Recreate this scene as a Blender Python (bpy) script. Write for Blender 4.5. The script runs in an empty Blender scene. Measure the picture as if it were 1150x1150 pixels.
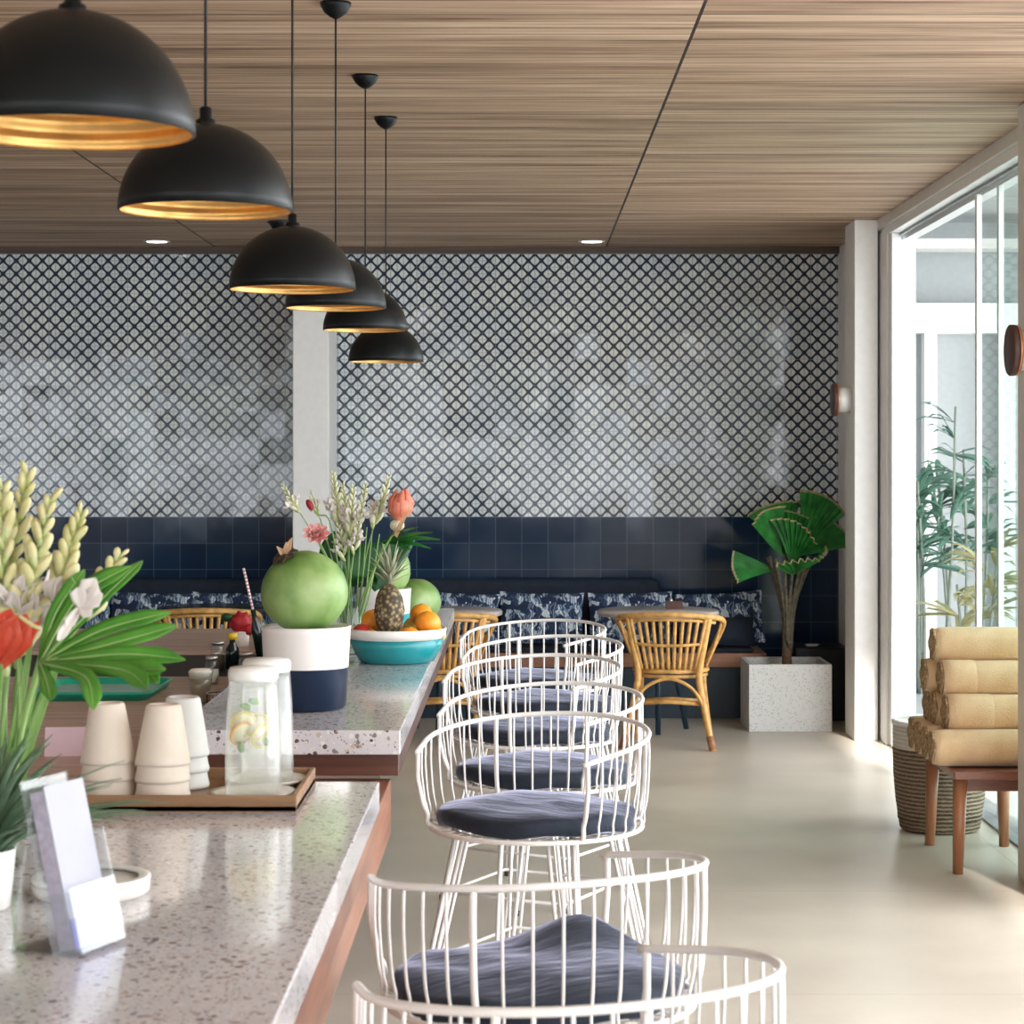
import bpy, math, random
from mathutils import Vector, Matrix, noise
R = random.Random(7)
PI = math.pi
sc = bpy.context.scene
COL = sc.collection
F = 2400.0; VX = 586.0; VY = 512.0; CZ = 1.70

def P(px, py, Y):
    """a point of the room seen at a place of the photograph, at depth Y"""
    return Vector(((px - VX) / F * Y, Y, CZ + (VY - py) / F * Y))

# ------------------------------------------------------------------ mesh builder
class MB:
    def __init__(s): s.v = []; s.f = []; s.sm = []
    def add(s, vs, fs, smooth=True):
        b = len(s.v); s.v += [tuple(v) for v in vs]
        for f in fs: s.f.append(tuple(i + b for i in f)); s.sm.append(smooth)
    def box(s, a, b):
        x0, y0, z0 = a; x1, y1, z1 = b
        s.add([(x0,y0,z0),(x1,y0,z0),(x1,y1,z0),(x0,y1,z0),(x0,y0,z1),(x1,y0,z1),(x1,y1,z1),(x0,y1,z1)],
              [(0,3,2,1),(4,5,6,7),(0,1,5,4),(1,2,6,5),(2,3,7,6),(3,0,4,7)], False)
        return s
    def tube(s, pts, r, n=8, closed=False, caps=True):
        pts = [Vector(p) for p in pts]; m = len(pts)
        rs = r if isinstance(r, (list, tuple)) else [r] * m
        up = None; vs = []
        for i in range(m):
            if closed: t = pts[(i+1) % m] - pts[i-1]
            else: t = pts[min(i+1, m-1)] - pts[max(i-1, 0)]
            t = t.normalized() if t.length > 1e-9 else Vector((0,0,1))
            if up is None:
                up = Vector((0,0,1)) if abs(t.z) < .9 else Vector((1,0,0))
            a = t.cross(up)
            a = a.normalized() if a.length > 1e-6 else t.orthogonal().normalized()
            b = t.cross(a).normalized(); up = -b if False else a.cross(t)
            for k in range(n):
                w = 2*PI*k/n
                vs.append(pts[i] + (a*math.cos(w) + b*math.sin(w)) * rs[i])
        fs = []
        for i in range(m if closed else m-1):
            j = (i+1) % m
            for k in range(n):
                k2 = (k+1) % n
                fs.append((i*n+k, i*n+k2, j*n+k2, j*n+k))
        if not closed and caps:
            fs.append(tuple(range(n-1, -1, -1))); fs.append(tuple((m-1)*n+k for k in range(n)))
        s.add(vs, fs); return s
    def lathe(s, prof, c=(0,0,0), n=32, M=None, smooth=True):
        vs = []; fs = []; idx = []
        for (r, z) in prof:
            if r < 1e-6: idx.append([len(vs)]); vs.append(Vector((0,0,z)))
            else:
                idx.append(list(range(len(vs), len(vs)+n)))
                for k in range(n):
                    a = 2*PI*k/n; vs.append(Vector((r*math.cos(a), r*math.sin(a), z)))
        for A, B in zip(idx, idx[1:]):
            for k in range(n):
                k2 = (k+1) % n
                if len(A) == 1 and len(B) == 1: continue
                if len(A) == 1: fs.append((A[0], B[k2], B[k]))
                elif len(B) == 1: fs.append((A[k], A[k2], B[0]))
                else: fs.append((A[k], A[k2], B[k2], B[k]))
        c = Vector(c)
        vs = [((M @ v) if M else v) + c for v in vs]
        s.add(vs, fs, smooth); return s
    def ell(s, c, rad, M=None, n=14, m=9, fn=None):
        prof = [(math.sin(PI*i/m), -math.cos(PI*i/m)) for i in range(m+1)]
        t = MB(); t.lathe([(max(a, 0), b) for a, b in prof], n=n)
        c = Vector(c); vs = []
        for v in t.v:
            v = Vector(v)
            if fn: v = fn(v)
            v = Vector((v.x*rad[0], v.y*rad[1], v.z*rad[2]))
            vs.append(((M @ v) if M else v) + c)
        s.add(vs, t.f); return s
    def blade(s, pts, ws, nrm, cup=0.15, th=.0009):
        """a leaf blade with a fold: pts the midrib, ws half widths, nrm its upper side"""
        pts = [Vector(p) for p in pts]; n = len(pts); vs = []; nrm = Vector(nrm)
        for side in (1, -1):
            for i, p in enumerate(pts):
                t = (pts[min(i+1, n-1)] - pts[max(i-1, 0)]).normalized()
                a = t.cross(nrm)
                a = a.normalized() if a.length > 1e-6 else t.orthogonal().normalized()
                u = a.cross(t).normalized()
                for k in (-1, -.5, 0, .5, 1):
                    vs.append(p + a*ws[i]*k + u*(abs(k)*ws[i]*cup*2 + side*th))
        fs = []; N = n*5
        for i in range(n-1):
            for k in range(4):
                q = (i*5+k, i*5+k+1, (i+1)*5+k+1, (i+1)*5+k)
                fs.append(q); fs.append(tuple(N + j for j in reversed(q)))
            fs.append((i*5, (i+1)*5, N+(i+1)*5, N+i*5)); fs.append((i*5+4, N+i*5+4, N+(i+1)*5+4, (i+1)*5+4))
        fs.append((0, N, N+1, 1)); 
        s.add(vs, fs); return s

def chain_loc(p):
    t = Vector((0,0,0))
    while p is not None: t += p.location; p = p.parent
    return t
def obj(name, mb, mat, parent=None, world=False, bevel=0, seg=2, label=None, subd=0, kind=None):
    me = bpy.data.meshes.new(name)
    vs = mb.v
    if world and parent is not None:
        o0 = chain_loc(parent); vs = [(v[0]-o0.x, v[1]-o0.y, v[2]-o0.z) for v in vs]
    me.from_pydata([tuple(v) for v in vs], [], mb.f); me.update()
    me.polygons.foreach_set('use_smooth', mb.sm)
    me.materials.append(mat)
    o = bpy.data.objects.new(name, me); COL.objects.link(o)
    if parent is not None: o.parent = parent
    if bevel:
        b = o.modifiers.new('bevel', 'BEVEL'); b.width = bevel; b.segments = seg; b.limit_method = 'ANGLE'
    if subd:
        m = o.modifiers.new('sub', 'SUBSURF'); m.levels = subd; m.render_levels = subd
    if label: o['label'] = label
    if kind: o['kind'] = kind
    return o
def thing(name, label, cat, loc=(0,0,0), rz=0, group=None):
    o = bpy.data.objects.new(name, None); COL.objects.link(o); o.empty_display_size = .1
    o.location = loc; o.rotation_euler = (0,0,rz); o['label'] = label; o['category'] = cat
    if group: o['group'] = group
    return o
def tag(o, label, cat, group=None):
    o['label'] = label; o['category'] = cat
    if group: o['group'] = group
    return o
def struct(name, mb, mat, bevel=0, parent=None):
    o = obj(name, mb, mat, parent, bevel=bevel)
    if parent is None: o['kind'] = 'structure'
    return o
def dup(root, loc, rz, label, group=None):
    r = root.copy(); COL.objects.link(r); r.location = loc; r.rotation_euler = (0,0,rz); r['label'] = label
    if group: r['group'] = group
    for ch in list(root.children):
        c = ch.copy(); COL.objects.link(c); c.parent = r
        for g in list(ch.children):
            d = g.copy(); COL.objects.link(d); d.parent = c
    return r
def bez(pts, n=12):
    """Catmull-Rom through pts"""
    pts = [Vector(p) for p in pts]; out = []
    for i in range(len(pts)-1):
        p0 = pts[max(i-1,0)]; p1 = pts[i]; p2 = pts[i+1]; p3 = pts[min(i+2, len(pts)-1)]
        for k in range(n):
            t = k/n
            out.append(.5*((2*p1) + (p2-p0)*t + (2*p0-5*p1+4*p2-p3)*t*t + (3*p1-p0-3*p2+p3)*t**3))
    out.append(pts[-1]); return out

# ------------------------------------------------------------------ materials
class G:
    def __init__(s, name):
        s.m = bpy.data.materials.new(name); s.m.use_nodes = True; s.t = s.m.node_tree
        for n in list(s.t.nodes): s.t.nodes.remove(n)
        s.out = s.t.nodes.new('ShaderNodeOutputMaterial')
    def n(s, typ, ins={}, o=0, **pr):
        nd = s.t.nodes.new('ShaderNode' + typ)
        for k, v in pr.items(): setattr(nd, k, v)
        for k, v in ins.items():
            if isinstance(v, bpy.types.NodeSocket): s.t.links.new(v, nd.inputs[k])
            elif isinstance(v, (tuple, list)) and len(v) == 3 and nd.inputs[k].type == 'RGBA': nd.inputs[k].default_value = (*v, 1)
            else: nd.inputs[k].default_value = v
        return nd.outputs[o]
    def math(s, op, a, b=0.0, c=0.0, clamp=False):
        return s.n('Math', {0: a, 1: b, 2: c}, operation=op, use_clamp=clamp)
    def mix(s, f, a, b): return s.n('Mix', {0: f, 6: a, 7: b}, o=2, data_type='RGBA')
    def co(s): return s.n('TexCoord', o=3)
    def ramp(s, f, st, interp='LINEAR'):
        nd = s.t.nodes.new('ShaderNodeValToRGB'); s.t.links.new(f, nd.inputs[0]); cr = nd.color_ramp; cr.interpolation = interp
        while len(cr.elements) < len(st): cr.elements.new(.5)
        for e, (p, c) in zip(cr.elements, st): e.position = p; e.color = (*c, 1)
        return nd.outputs[0]
    def pbsdf(s, **k):
        nd = s.t.nodes.new('ShaderNodeBsdfPrincipled')
        for a, v in k.items():
            a = a.replace('_', ' ')
            if isinstance(v, bpy.types.NodeSocket): s.t.links.new(v, nd.inputs[a])
            elif isinstance(v, (tuple, list)) and len(v) == 3: nd.inputs[a].default_value = (*v, 1)
            else: nd.inputs[a].default_value = v
        return nd.outputs[0]
    def end(s, sh): s.t.links.new(sh, s.out.inputs[0]); return s.m
    def bump(s, h, st=.3, d=.01): return s.n('Bump', {'Strength': st, 'Distance': d, 'Height': h})

def plain(name, col, rough=.5, metal=0, var=.12, scale=20, bump=0, spec=.5, **kw):
    g = G(name); c = g.co()
    nz = g.n('TexNoise', {'Vector': c, 'Scale': scale, 'Detail': 3.0})
    d = tuple(max(0, x*(1-var)) for x in col); l = tuple(min(1, x*(1+var)) for x in col)
    k = dict(Base_Color=g.ramp(nz, [(.3, d), (.7, l)]), Roughness=rough, Metallic=metal, **kw)
    k['Specular IOR Level'] = spec
    if bump: k['Normal'] = g.bump(nz, bump, .004)
    return g.end(g.pbsdf(**k))

def m_terrazzo():
    g = G('terrazzo'); c = g.co()
    base = g.ramp(g.n('TexNoise', {'Vector': c, 'Scale': 6.0, 'Detail': 4.0}), [(.3, (.55,.53,.555)), (.7, (.67,.65,.67))])
    col = base
    for sc_, thr, pal, off in ((75, .30, [(0,(.11,.08,.07)),(.3,(.40,.30,.26)),(.5,(.72,.70,.68)),(.75,(.25,.21,.20)),(.9,(.52,.42,.34))], 0),
                          (170, .30, [(0,(.2,.16,.15)),(.35,(.78,.74,.72)),(.6,(.36,.29,.27)),(.85,(.5,.44,.42))], 3)):
        cc = g.n('VectorMath', {0: c, 1: (off, off*2, off*.7)}, operation='ADD')
        vo = g.t.nodes.new('ShaderNodeTexVoronoi'); vo.inputs['Scale'].default_value = sc_; g.t.links.new(cc, vo.inputs['Vector'])
        rnd = g.n('SeparateColor', {0: vo.outputs['Color']}, o=0)
        r2 = g.n('SeparateColor', {0: vo.outputs['Color']}, o=1)
        th = g.math('MULTIPLY', r2, thr + .18)
        mk = g.math('LESS_THAN', vo.outputs['Distance'], th)
        col = g.mix(mk, col, g.ramp(rnd, pal, 'CONSTANT'))
    return g.end(g.pbsdf(Base_Color=col, Roughness=.13, Coat_Weight=.3, Coat_Roughness=.06))

def m_ceiling():
    g = G('ceiling_wood'); c = g.co(); sp = g.t.nodes.new('ShaderNodeSeparateXYZ'); g.t.links.new(c, sp.inputs[0])
    x, y = sp.outputs[0], sp.outputs[1]
    panel = g.math('FLOOR', g.math('DIVIDE', g.math('ADD', x, 2.07), 2.64))
    py = g.math('DIVIDE', y, .105)
    idx = g.math('FLOOR', py)
    rnd = g.n('TexWhiteNoise', {'Vector': g.n('CombineXYZ', {0: panel, 1: idx, 2: 0.0})}, o=0)
    st = g.n('CombineXYZ', {0: g.math('ADD', g.math('MULTIPLY', x, .55), g.math('MULTIPLY', rnd, 30.0)), 1: g.math('MULTIPLY', y, 16.0), 2: panel})
    n1 = g.n('TexNoise', {'Vector': st, 'Scale': 2.0, 'Detail': 6.0, 'Roughness': .65, 'Distortion': .3})
    st2 = g.n('CombineXYZ', {0: g.math('MULTIPLY', x, .35), 1: g.math('MULTIPLY', y, 5.0), 2: rnd})
    n2 = g.n('TexNoise', {'Vector': st2, 'Scale': 2.0, 'Detail': 4.0})
    v = g.math('ADD', g.math('ADD', g.math('MULTIPLY', n1, .6), g.math('MULTIPLY', n2, .35)), g.math('MULTIPLY', rnd, .12))
    col = g.ramp(v, [(.38, (.16,.095,.06)), (.48, (.34,.222,.145)), (.57, (.50,.345,.235)), (.70, (.68,.51,.37))])
    # joints: random thin dark line between some boards, the panel joint everywhere
    fr = g.math('FRACT', py)
    jl = g.math('MULTIPLY', g.math('LESS_THAN', fr, .07), g.math('GREATER_THAN', rnd, .35))
    px = g.math('ABSOLUTE', g.math('SUBTRACT', g.math('FRACT', g.math('DIVIDE', g.math('ADD', x, 2.07+1.32), 2.64)), .5))
    ps = g.math('LESS_THAN', px, .0022)
    j = g.math('MAXIMUM', g.math('MULTIPLY', jl, .7), ps)
    col = g.mix(j, col, (.025,.015,.01))
    return g.end(g.pbsdf(Base_Color=col, Roughness=.62, Normal=g.bump(v, .25, .004)))

def m_wood(name, dark, light, axis=0, scale=1.0, rough=.45, ring=12.0):
    g = G(name); c = g.co()
    s = [ring, ring, ring]; s[axis] = .9
    mp = g.n('Mapping', {'Vector': c, 'Scale': tuple(q*scale for q in s)})
    n1 = g.n('TexNoise', {'Vector': mp, 'Scale': 2.2, 'Detail': 6.0, 'Roughness': .6, 'Distortion': .4})
    mid = tuple((a+b)/2 for a, b in zip(dark, light))
    col = g.ramp(n1, [(.3, dark), (.5, mid), (.7, light)])
    return g.end(g.pbsdf(Base_Color=col, Roughness=rough, Normal=g.bump(n1, .15, .003)))

def m_patterned(top=True):
    """the glazed wall tiles; each tile is set at its own slight tilt"""
    g = G('patterned_tile' if top else 'navy_tile'); c = g.co(); sp = g.t.nodes.new('ShaderNodeSeparateXYZ'); g.t.links.new(c, sp.inputs[0])
    x, z = sp.outputs[0], g.math('SUBTRACT', sp.outputs[2], 1.288)
    p = .0888; T = 2*p
    ti = g.math('FLOOR', g.math('DIVIDE', x, T)); tj = g.math('FLOOR', g.math('DIVIDE', z, T))
    ij = g.n('CombineXYZ', {0: ti, 1: tj, 2: 0.0})
    wn = g.t.nodes.new('ShaderNodeTexWhiteNoise'); g.t.links.new(ij, wn.inputs['Vector'])
    fx = g.math('FRACT', g.math('DIVIDE', x, T)); fz = g.math('FRACT', g.math('DIVIDE', z, T))
    ex = g.math('SUBTRACT', .5, g.math('ABSOLUTE', g.math('SUBTRACT', fx, .5)))
    ez = g.math('SUBTRACT', .5, g.math('ABSOLUTE', g.math('SUBTRACT', fz, .5)))
    grout = g.math('LESS_THAN', g.math('MINIMUM', ex, ez), .012)
    def edge(v):   # distance to nearest lattice line 0..0.5
        f = g.math('FRACT', v); return g.math('SUBTRACT', .5, g.math('ABSOLUTE', g.math('SUBTRACT', f, .5)))
    if top:
        du = edge(g.math('DIVIDE', g.math('ADD', x, z), p)); dv = edge(g.math('DIVIDE', g.math('SUBTRACT', x, z), p))
        mn = g.math('MINIMUM', du, dv); mx = g.math('MAXIMUM', du, dv)
        # lines swell at the crossings, so that each field reads as a rounded petal
        wd = g.math('ADD', .085, g.math('MULTIPLY', g.math('SUBTRACT', .5, mx), .12))
        line = g.math('SUBTRACT', 1.0, g.math('SMOOTH_MIN', 1.0, g.math('DIVIDE', g.math('MAXIMUM', g.math('SUBTRACT', mn, wd), 0.0), .035), .1), clamp=True)
        cx = edge(g.math('DIVIDE', g.math('MULTIPLY', x, 2.0), p)); cz = edge(g.math('DIVIDE', g.math('MULTIPLY', z, 2.0), p))
        thin = g.math('LESS_THAN', cx, .075)
        thinz = g.math('MULTIPLY', g.math('LESS_THAN', cz, .06), g.math('LESS_THAN', g.n('SeparateColor', {0: wn.outputs['Color']}, o=1), .45))
        base = g.mix(wn.outputs['Value'], (.62,.67,.71), (.74,.77,.74))
        col = g.mix(g.math('MULTIPLY', g.math('MAXIMUM', thin, thinz), .5), base, (.12,.15,.20))
        col = g.mix(line, col, (.020,.030,.055))
        col = g.mix(g.math('MULTIPLY', grout, .35), col, (.35,.36,.37))
        amt = .030
    else:
        base = g.mix(wn.outputs['Value'], (.008,.022,.055), (.014,.036,.075))
        col = g.mix(grout, base, (.07,.11,.15)); amt = .010
    d = g.n('VectorMath', {0: wn.outputs['Color'], 1: (.5,.5,.5)}, operation='SUBTRACT')
    wob = g.n('TexNoise', {'Vector': c, 'Scale': 9.0, 'Detail': 1.0}, o=1)
    d2 = g.n('VectorMath', {0: wob, 1: (.5,.5,.5)}, operation='SUBTRACT')
    d = g.n('VectorMath', {0: d, 'Scale': amt}, operation='SCALE'); d2 = g.n('VectorMath', {0: d2, 'Scale': amt*1.6}, operation='SCALE')
    geo = g.n('NewGeometry', o=1)
    nn = g.n('VectorMath', {0: g.n('VectorMath', {0: geo, 1: d}, operation='ADD'), 1: d2}, operation='ADD')
    nn = g.n('VectorMath', {0: nn}, operation='NORMALIZE')
    return g.end(g.pbsdf(Base_Color=col, Roughness=.09, IOR=1.52 if top else 1.36, Normal=nn))

def m_floor():
    g = G('polished_concrete'); c = g.co(); sp = g.t.nodes.new('ShaderNodeSeparateXYZ'); g.t.links.new(c, sp.inputs[0])
    n1 = g.n('TexNoise', {'Vector': c, 'Scale': 1.1, 'Detail': 7.0, 'Roughness': .6})
    col = g.ramp(n1, [(.3, (.44,.39,.32)), (.7, (.60,.54,.45))])
    def jl(v, T, off):
        f = g.math('FRACT', g.math('DIVIDE', g.math('ADD', v, off), T))
        return g.math('LESS_THAN', g.math('ABSOLUTE', g.math('SUBTRACT', f, .5)), .0016)
    j = g.math('MAXIMUM', jl(sp.outputs[0], 1.6, .35), jl(sp.outputs[1], 1.6, .45))
    col = g.mix(g.math('MULTIPLY', j, .45), col, (.22,.19,.15))
    rg = g.ramp(n1, [(.3, (.30,)*3), (.7, (.42,)*3)])
    return g.end(g.pbsdf(Base_Color=col, Roughness=rg))

def m_leaf(name, dark, light, scale=14, tr=.25, rough=.4):
    g = G(name); c = g.co()
    n1 = g.n('TexNoise', {'Vector': c, 'Scale': scale, 'Detail': 4.0})
    col = g.ramp(n1, [(.3, dark), (.7, light)])
    p = g.pbsdf(Base_Color=col, Roughness=rough)
    t = g.n('BsdfTranslucent', {'Color': col})
    return g.end(g.n('MixShader', {0: tr, 1: p, 2: t}))

def m_glass(name, tint=(.95,.98,.97), white=0.0, rough=.02, refl=1.0):
    g = G(name)
    tr = g.n('BsdfTransparent', {'Color': tint}); gl = g.n('BsdfGlossy', {'Color': (1,1,1), 'Roughness': rough})
    bf = g.n('NewGeometry', o=6)
    fr = g.math('MULTIPLY', g.n('Fresnel', {'IOR': g.math('ADD', 1.45, g.math('MULTIPLY', bf, 1/1.45-1.45))}), refl)
    s = g.n('MixShader', {0: fr, 1: tr, 2: gl})
    if white:
        s = g.n('MixShader', {0: white, 1: s, 2: g.n('BsdfDiffuse', {'Color': (.86,.87,.86)})})
    return g.end(s)

def m_pillow():
    g = G('leaf_print_fabric'); c = g.co()
    wob = g.n('TexNoise', {'Vector': c, 'Scale': 14.0, 'Detail': 2.0}, o=1)
    cc = g.n('VectorMath', {0: c, 1: g.n('VectorMath', {0: wob, 'Scale': .09}, operation='SCALE')}, operation='ADD')
    vo = g.t.nodes.new('ShaderNodeTexVoronoi'); vo.inputs['Scale'].default_value = 24; g.t.links.new(cc, vo.inputs['Vector'])
    r = g.n('SeparateColor', {0: vo.outputs['Color']}, o=0)
    wv = g.n('TexWave', {'Vector': cc, 'Scale': 18.0, 'Distortion': 6.0, 'Detail': 1.0}, o=1)
    col = g.ramp(g.math('ADD', g.math('MULTIPLY', r, .72), g.math('MULTIPLY', wv, .28)), [(0, (.012,.025,.07)), (.42, (.04,.08,.17)), (.56, (.25,.34,.46)), (.72, (.66,.74,.80))], 'CONSTANT')
    return g.end(g.pbsdf(Base_Color=col, Roughness=.85))

def m_pot_band(name, low, high, zc, spread=.001):
    g = G(name); c = g.co(); z = g.n('SeparateXYZ', {0: c}, o=2)
    col = g.mix(g.math('GREATER_THAN', z, zc), low, high)
    return g.end(g.pbsdf(Base_Color=col, Roughness=.28))

def m_coconut():
    g = G('green_coconut_skin'); c = g.co()
    n1 = g.n('TexNoise', {'Vector': c, 'Scale': 5.5, 'Detail': 5.0, 'Distortion': .15})
    col = g.ramp(n1, [(.30, (.045,.10,.022)), (.45, (.12,.23,.05)), (.58, (.24,.36,.12)), (.75, (.40,.50,.24))])
    return g.end(g.pbsdf(Base_Color=col, Roughness=.42))

def m_velvet():
    g = G('navy_velvet'); c = g.co()
    n1 = g.n('TexNoise', {'Vector': g.n('Mapping', {'Vector': c, 'Scale': (5.0, 22.0, 9.0)}), 'Scale': 1.5, 'Detail': 4.0})
    col = g.ramp(n1, [(.3, (.005,.013,.024)), (.7, (.020,.028,.050))])
    return g.end(g.pbsdf(Base_Color=col, Roughness=.8, Sheen_Weight=1.0, Sheen_Roughness=.25, Sheen_Tint=(.66,.67,.88), Normal=g.bump(n1, .5, .01)))

def m_towel():
    g = G('towel_cotton'); c = g.co()
    n1 = g.n('TexNoise', {'Vector': c, 'Scale': 190.0, 'Detail': 2.0})
    n2 = g.n('TexNoise', {'Vector': c, 'Scale': 7.0, 'Detail': 3.0})
    col = g.ramp(n2, [(.3, (.68,.44,.22)), (.7, (.82,.60,.36))])
    return g.end(g.pbsdf(Base_Color=col, Roughness=.95, Sheen_Weight=.3, Normal=g.bump(n1, .6, .006)))

def m_weave(name, a, b, zs=60., band=None):
    g = G(name); c = g.co()
    w = g.n('TexWave', {'Vector': c, 'Scale': zs/6.283*1.0, 'Distortion': 1.5, 'Detail': 2.0, 'Detail Scale': 4.0}, o=1, bands_direction='Z')
    n = g.n('TexNoise', {'Vector': c, 'Scale': 60.0})
    v = g.math('ADD', g.math('MULTIPLY', w, .6), g.math('MULTIPLY', n, .4))
    col = g.ramp(v, [(.25, a), (.75, b)])
    if band:
        z = g.n('SeparateXYZ', {0: c}, o=2)
        col = g.mix(g.math('GREATER_THAN', z, band), col, (.70,.68,.62))
    return g.end(g.pbsdf(Base_Color=col, Roughness=.85, Normal=g.bump(v, .8, .01)))

def m_emit(name, col, st):
    g = G(name); return g.end(g.n('Emission', {'Color': col, 'Strength': st}))

def m_specked():
    g = G('speckled_concrete'); c = g.co()
    vo = g.t.nodes.new('ShaderNodeTexVoronoi'); vo.inputs['Scale'].default_value = 95; g.t.links.new(c, vo.inputs['Vector'])
    r = g.n('SeparateColor', {0: vo.outputs['Color']}, o=0)
    mk = g.math('MULTIPLY', g.math('LESS_THAN', vo.outputs['Distance'], .33), g.math('LESS_THAN', r, .5))
    col = g.mix(mk, (.60,.60,.58), g.ramp(r, [(0,(.30,.29,.28)),(.25,(.42,.40,.38))], 'CONSTANT'))
    return g.end(g.pbsdf(Base_Color=col, Roughness=.7))

def m_striped():
    g = G('striped_paper'); z = g.n('SeparateXYZ', {0: g.co()}, o=2)
    f = g.math('LESS_THAN', g.math('FRACT', g.math('MULTIPLY', z, 70.0)), .5)
    return g.end(g.pbsdf(Base_Color=g.mix(f, (.55,.22,.24), (.85,.82,.80)), Roughness=.6))

def m_pine():
    g = G('pineapple_skin'); c = g.co()
    vo = g.t.nodes.new('ShaderNodeTexVoronoi'); vo.inputs['Scale'].default_value = 75; g.t.links.new(c, vo.inputs['Vector'])
    col = g.ramp(vo.outputs['Distance'], [(.0, (.45,.36,.20)), (.35, (.20,.15,.07)), (.6, (.05,.035,.02))])
    return g.end(g.pbsdf(Base_Color=col, Roughness=.7))

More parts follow.
